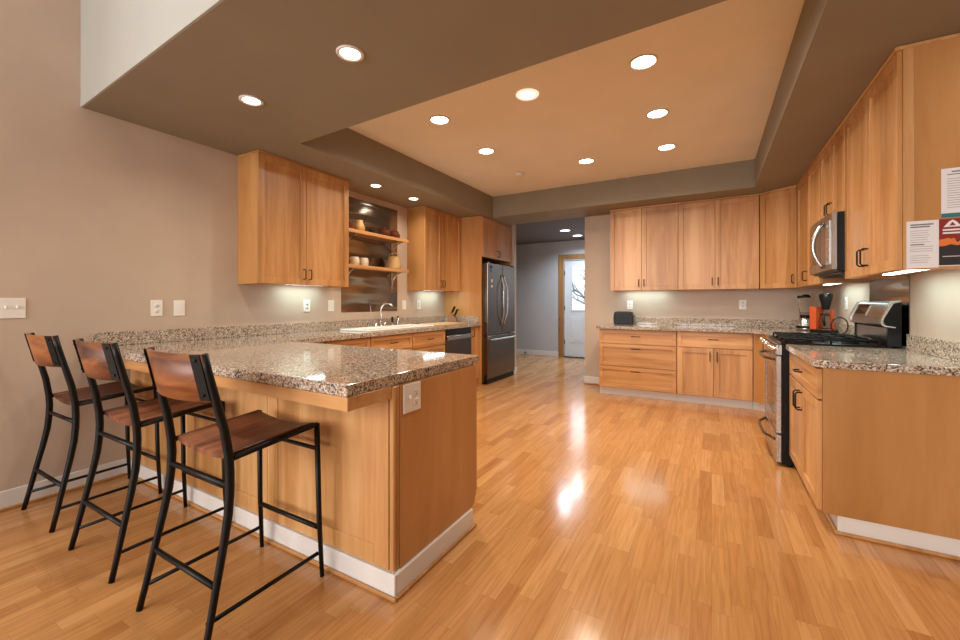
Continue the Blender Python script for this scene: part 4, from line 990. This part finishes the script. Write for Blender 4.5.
# ------------------------------------------------------------------ bar stools
# local frame: x across, y towards the counter, z up; back at -y
def make_stool(label, loc):
    t = thing('bar_stool', label, 'bar stool', loc, 0, 'bar stools at the peninsula')
    hw = 0.212
    st = N()      # saddle-shaped plank seat
    nxs, nys = 13, 6
    def sz(u): return 0.692 - 0.022*(1-u*u)
    rows = []
    for layer in (0, 1):
        grid = []
        for j in range(nys):
            v = j/(nys-1); y = 0.098 + 0.356*v
            grid.append([st.verts.new((-0.200+0.400*i/(nxs-1), y, sz(-1+2*i/(nxs-1)) - 0.024*(1-v) + (0.0 if layer else -0.020))) for i in range(nxs)])
        rows.append(grid)
    for j in range(nys-1):
        for i in range(nxs-1):
            f = st.faces.new((rows[1][j][i], rows[1][j][i+1], rows[1][j+1][i+1], rows[1][j+1][i])); f.smooth = True
            f = st.faces.new((rows[0][j][i], rows[0][j+1][i], rows[0][j+1][i+1], rows[0][j][i+1])); f.smooth = True
    for i in range(nxs-1):
        st.faces.new((rows[0][0][i], rows[0][0][i+1], rows[1][0][i+1], rows[1][0][i]))
        st.faces.new((rows[0][-1][i], rows[1][-1][i], rows[1][-1][i+1], rows[0][-1][i+1]))
    for j in range(nys-1):
        st.faces.new((rows[0][j][0], rows[1][j][0], rows[1][j+1][0], rows[0][j+1][0]))
        st.faces.new((rows[0][j][-1], rows[0][j+1][-1], rows[1][j+1][-1], rows[1][j][-1]))
    obj('seat', st, M['walnut'], t, 'dished walnut seat')
    for s in (-1, 1):
        pts = [(-0.020,0.0005),(0.002,0.10),(0.030,0.235),(0.057,0.36),(0.074,0.455),(0.081,0.53),(0.083,0.60),(0.080,0.66),(0.066,0.76),(0.037,0.88),(0.014,0.98),(0.002,1.042)]
        lg = tube(N(), [(s*(hw+0.026*max(0.0, 1-z/0.6)-0.013*max(0.0, (z-0.7)/0.34)), y, z) for y, z in pts], [0.0115,0.012,0.0135,0.0145,0.0155,0.016,0.016,0.016,0.0155,0.0145,0.0135,0.013], 10, flat=1.0)
        obj('back_leg', lg, M['blackmetal'], t, 'bent black rear leg running up as the back post')
        obj('front_leg', tube(N(), [(s*(hw+0.010),0.482,0.0005),(s*(hw+0.006),0.470,0.25),(s*hw,0.462,0.686)], [0.0095,0.0115,0.0125], 10), M['blackmetal'], t)
        obj('seat_rail', tube(N(), [(s*hw,0.090,0.652),(s*hw,0.460,0.682)], 0.011, 8), M['blackmetal'], t)
        obj('side_stretcher', tube(N(), [(s*hw,0.004,0.103),(s*hw,0.466,0.107)], 0.0085, 8), M['blackmetal'], t)
    obj('rear_stretcher', tube(N(), [(-hw,0.028,0.222),(hw,0.028,0.222)], 0.0105, 8), M['blackmetal'], t)
    obj('rear_stretcher', tube(N(), [(-hw,0.081,0.556),(hw,0.081,0.556)], 0.0105, 8), M['blackmetal'], t)
    obj('footrest', tube(N(), [(-hw,0.466,0.225),(hw,0.466,0.225)], 0.0105, 8), M['blackmetal'], t)
    obj('front_rail', tube(N(), [(-hw,0.467,0.572),(hw,0.467,0.572)], 0.009, 8), M['blackmetal'], t)
    # curved back board between the posts, bulging away from the sitter
    bb_ = N(); n = 15; rows = []
    def post_y(z): return 0.038-(z-0.88)*0.225
    for q in (0, 1):
        for z in (0.868, 1.041):
            row = []
            for i in range(n):
                u = -1+2*i/(n-1)
                y = post_y(z) + 0.004 - 0.040*(1-u*u) + (0.0 if q else -0.017)
                row.append(bb_.verts.new((u*0.206 - (0.007 if u < -0.9 else 0.0), y, z)))
            rows.append(row)
    for i in range(n-1):
        for A, B in ((0,1),(1,3),(3,2),(2,0)):
            f = bb_.faces.new((rows[A][i], rows[A][i+1], rows[B][i+1], rows[B][i])); f.smooth = A+B in (1, 5)
    bb_.faces.new((rows[0][0],rows[1][0],rows[3][0],rows[2][0])); bb_.faces.new((rows[0][-1],rows[2][-1],rows[3][-1],rows[1][-1]))
    bo = obj('backrest', bb_, M['walnut_x'], t, 'curved walnut back board')
    for s in (-1, 1):
        br = N(); x0, x1 = s*0.170, s*0.202
        pl = [(post_y(0.875)-0.022,0.876),(post_y(0.875)-0.014,0.876),(post_y(1.04)-0.014,1.041),(post_y(1.04)-0.022,1.041)]
        vs = []
        for x, dy in ((x0,-0.012),(x1,0.004)):
            vs.append([br.verts.new((x, y+dy-0.001, z)) for y, z in pl])
        for a in range(4): br.faces.new((vs[0][a], vs[0][(a+1) % 4], vs[1][(a+1) % 4], vs[1][a]))
        br.faces.new(vs[0][::-1]); br.faces.new(vs[1])
        bk_ = obj('back_bracket', br, M['blackmetal'], t, 'flat black bracket holding the back board')
        for z in (0.895, 1.02):
            obj('screw', lathe(N(), [(0.006,0.0),(0.005,0.004),(0,0.005)], 10, ((x0+x1)/2, post_y(z)-0.027, z), 'y'), M['blackmetal'], bk_)
    return t
s1 = make_stool('wood and black metal bar stool nearest the camera, in front of the peninsula end', (-1.728, 0.758, 0))
dup(s1, (-2.504, 0.770, 0), 0.0, 'middle one of the three wood and black metal bar stools')
dup(s1, (-3.276, 0.776, 0), 0.0, 'bar stool closest to the left wall, farthest from the camera of the three')
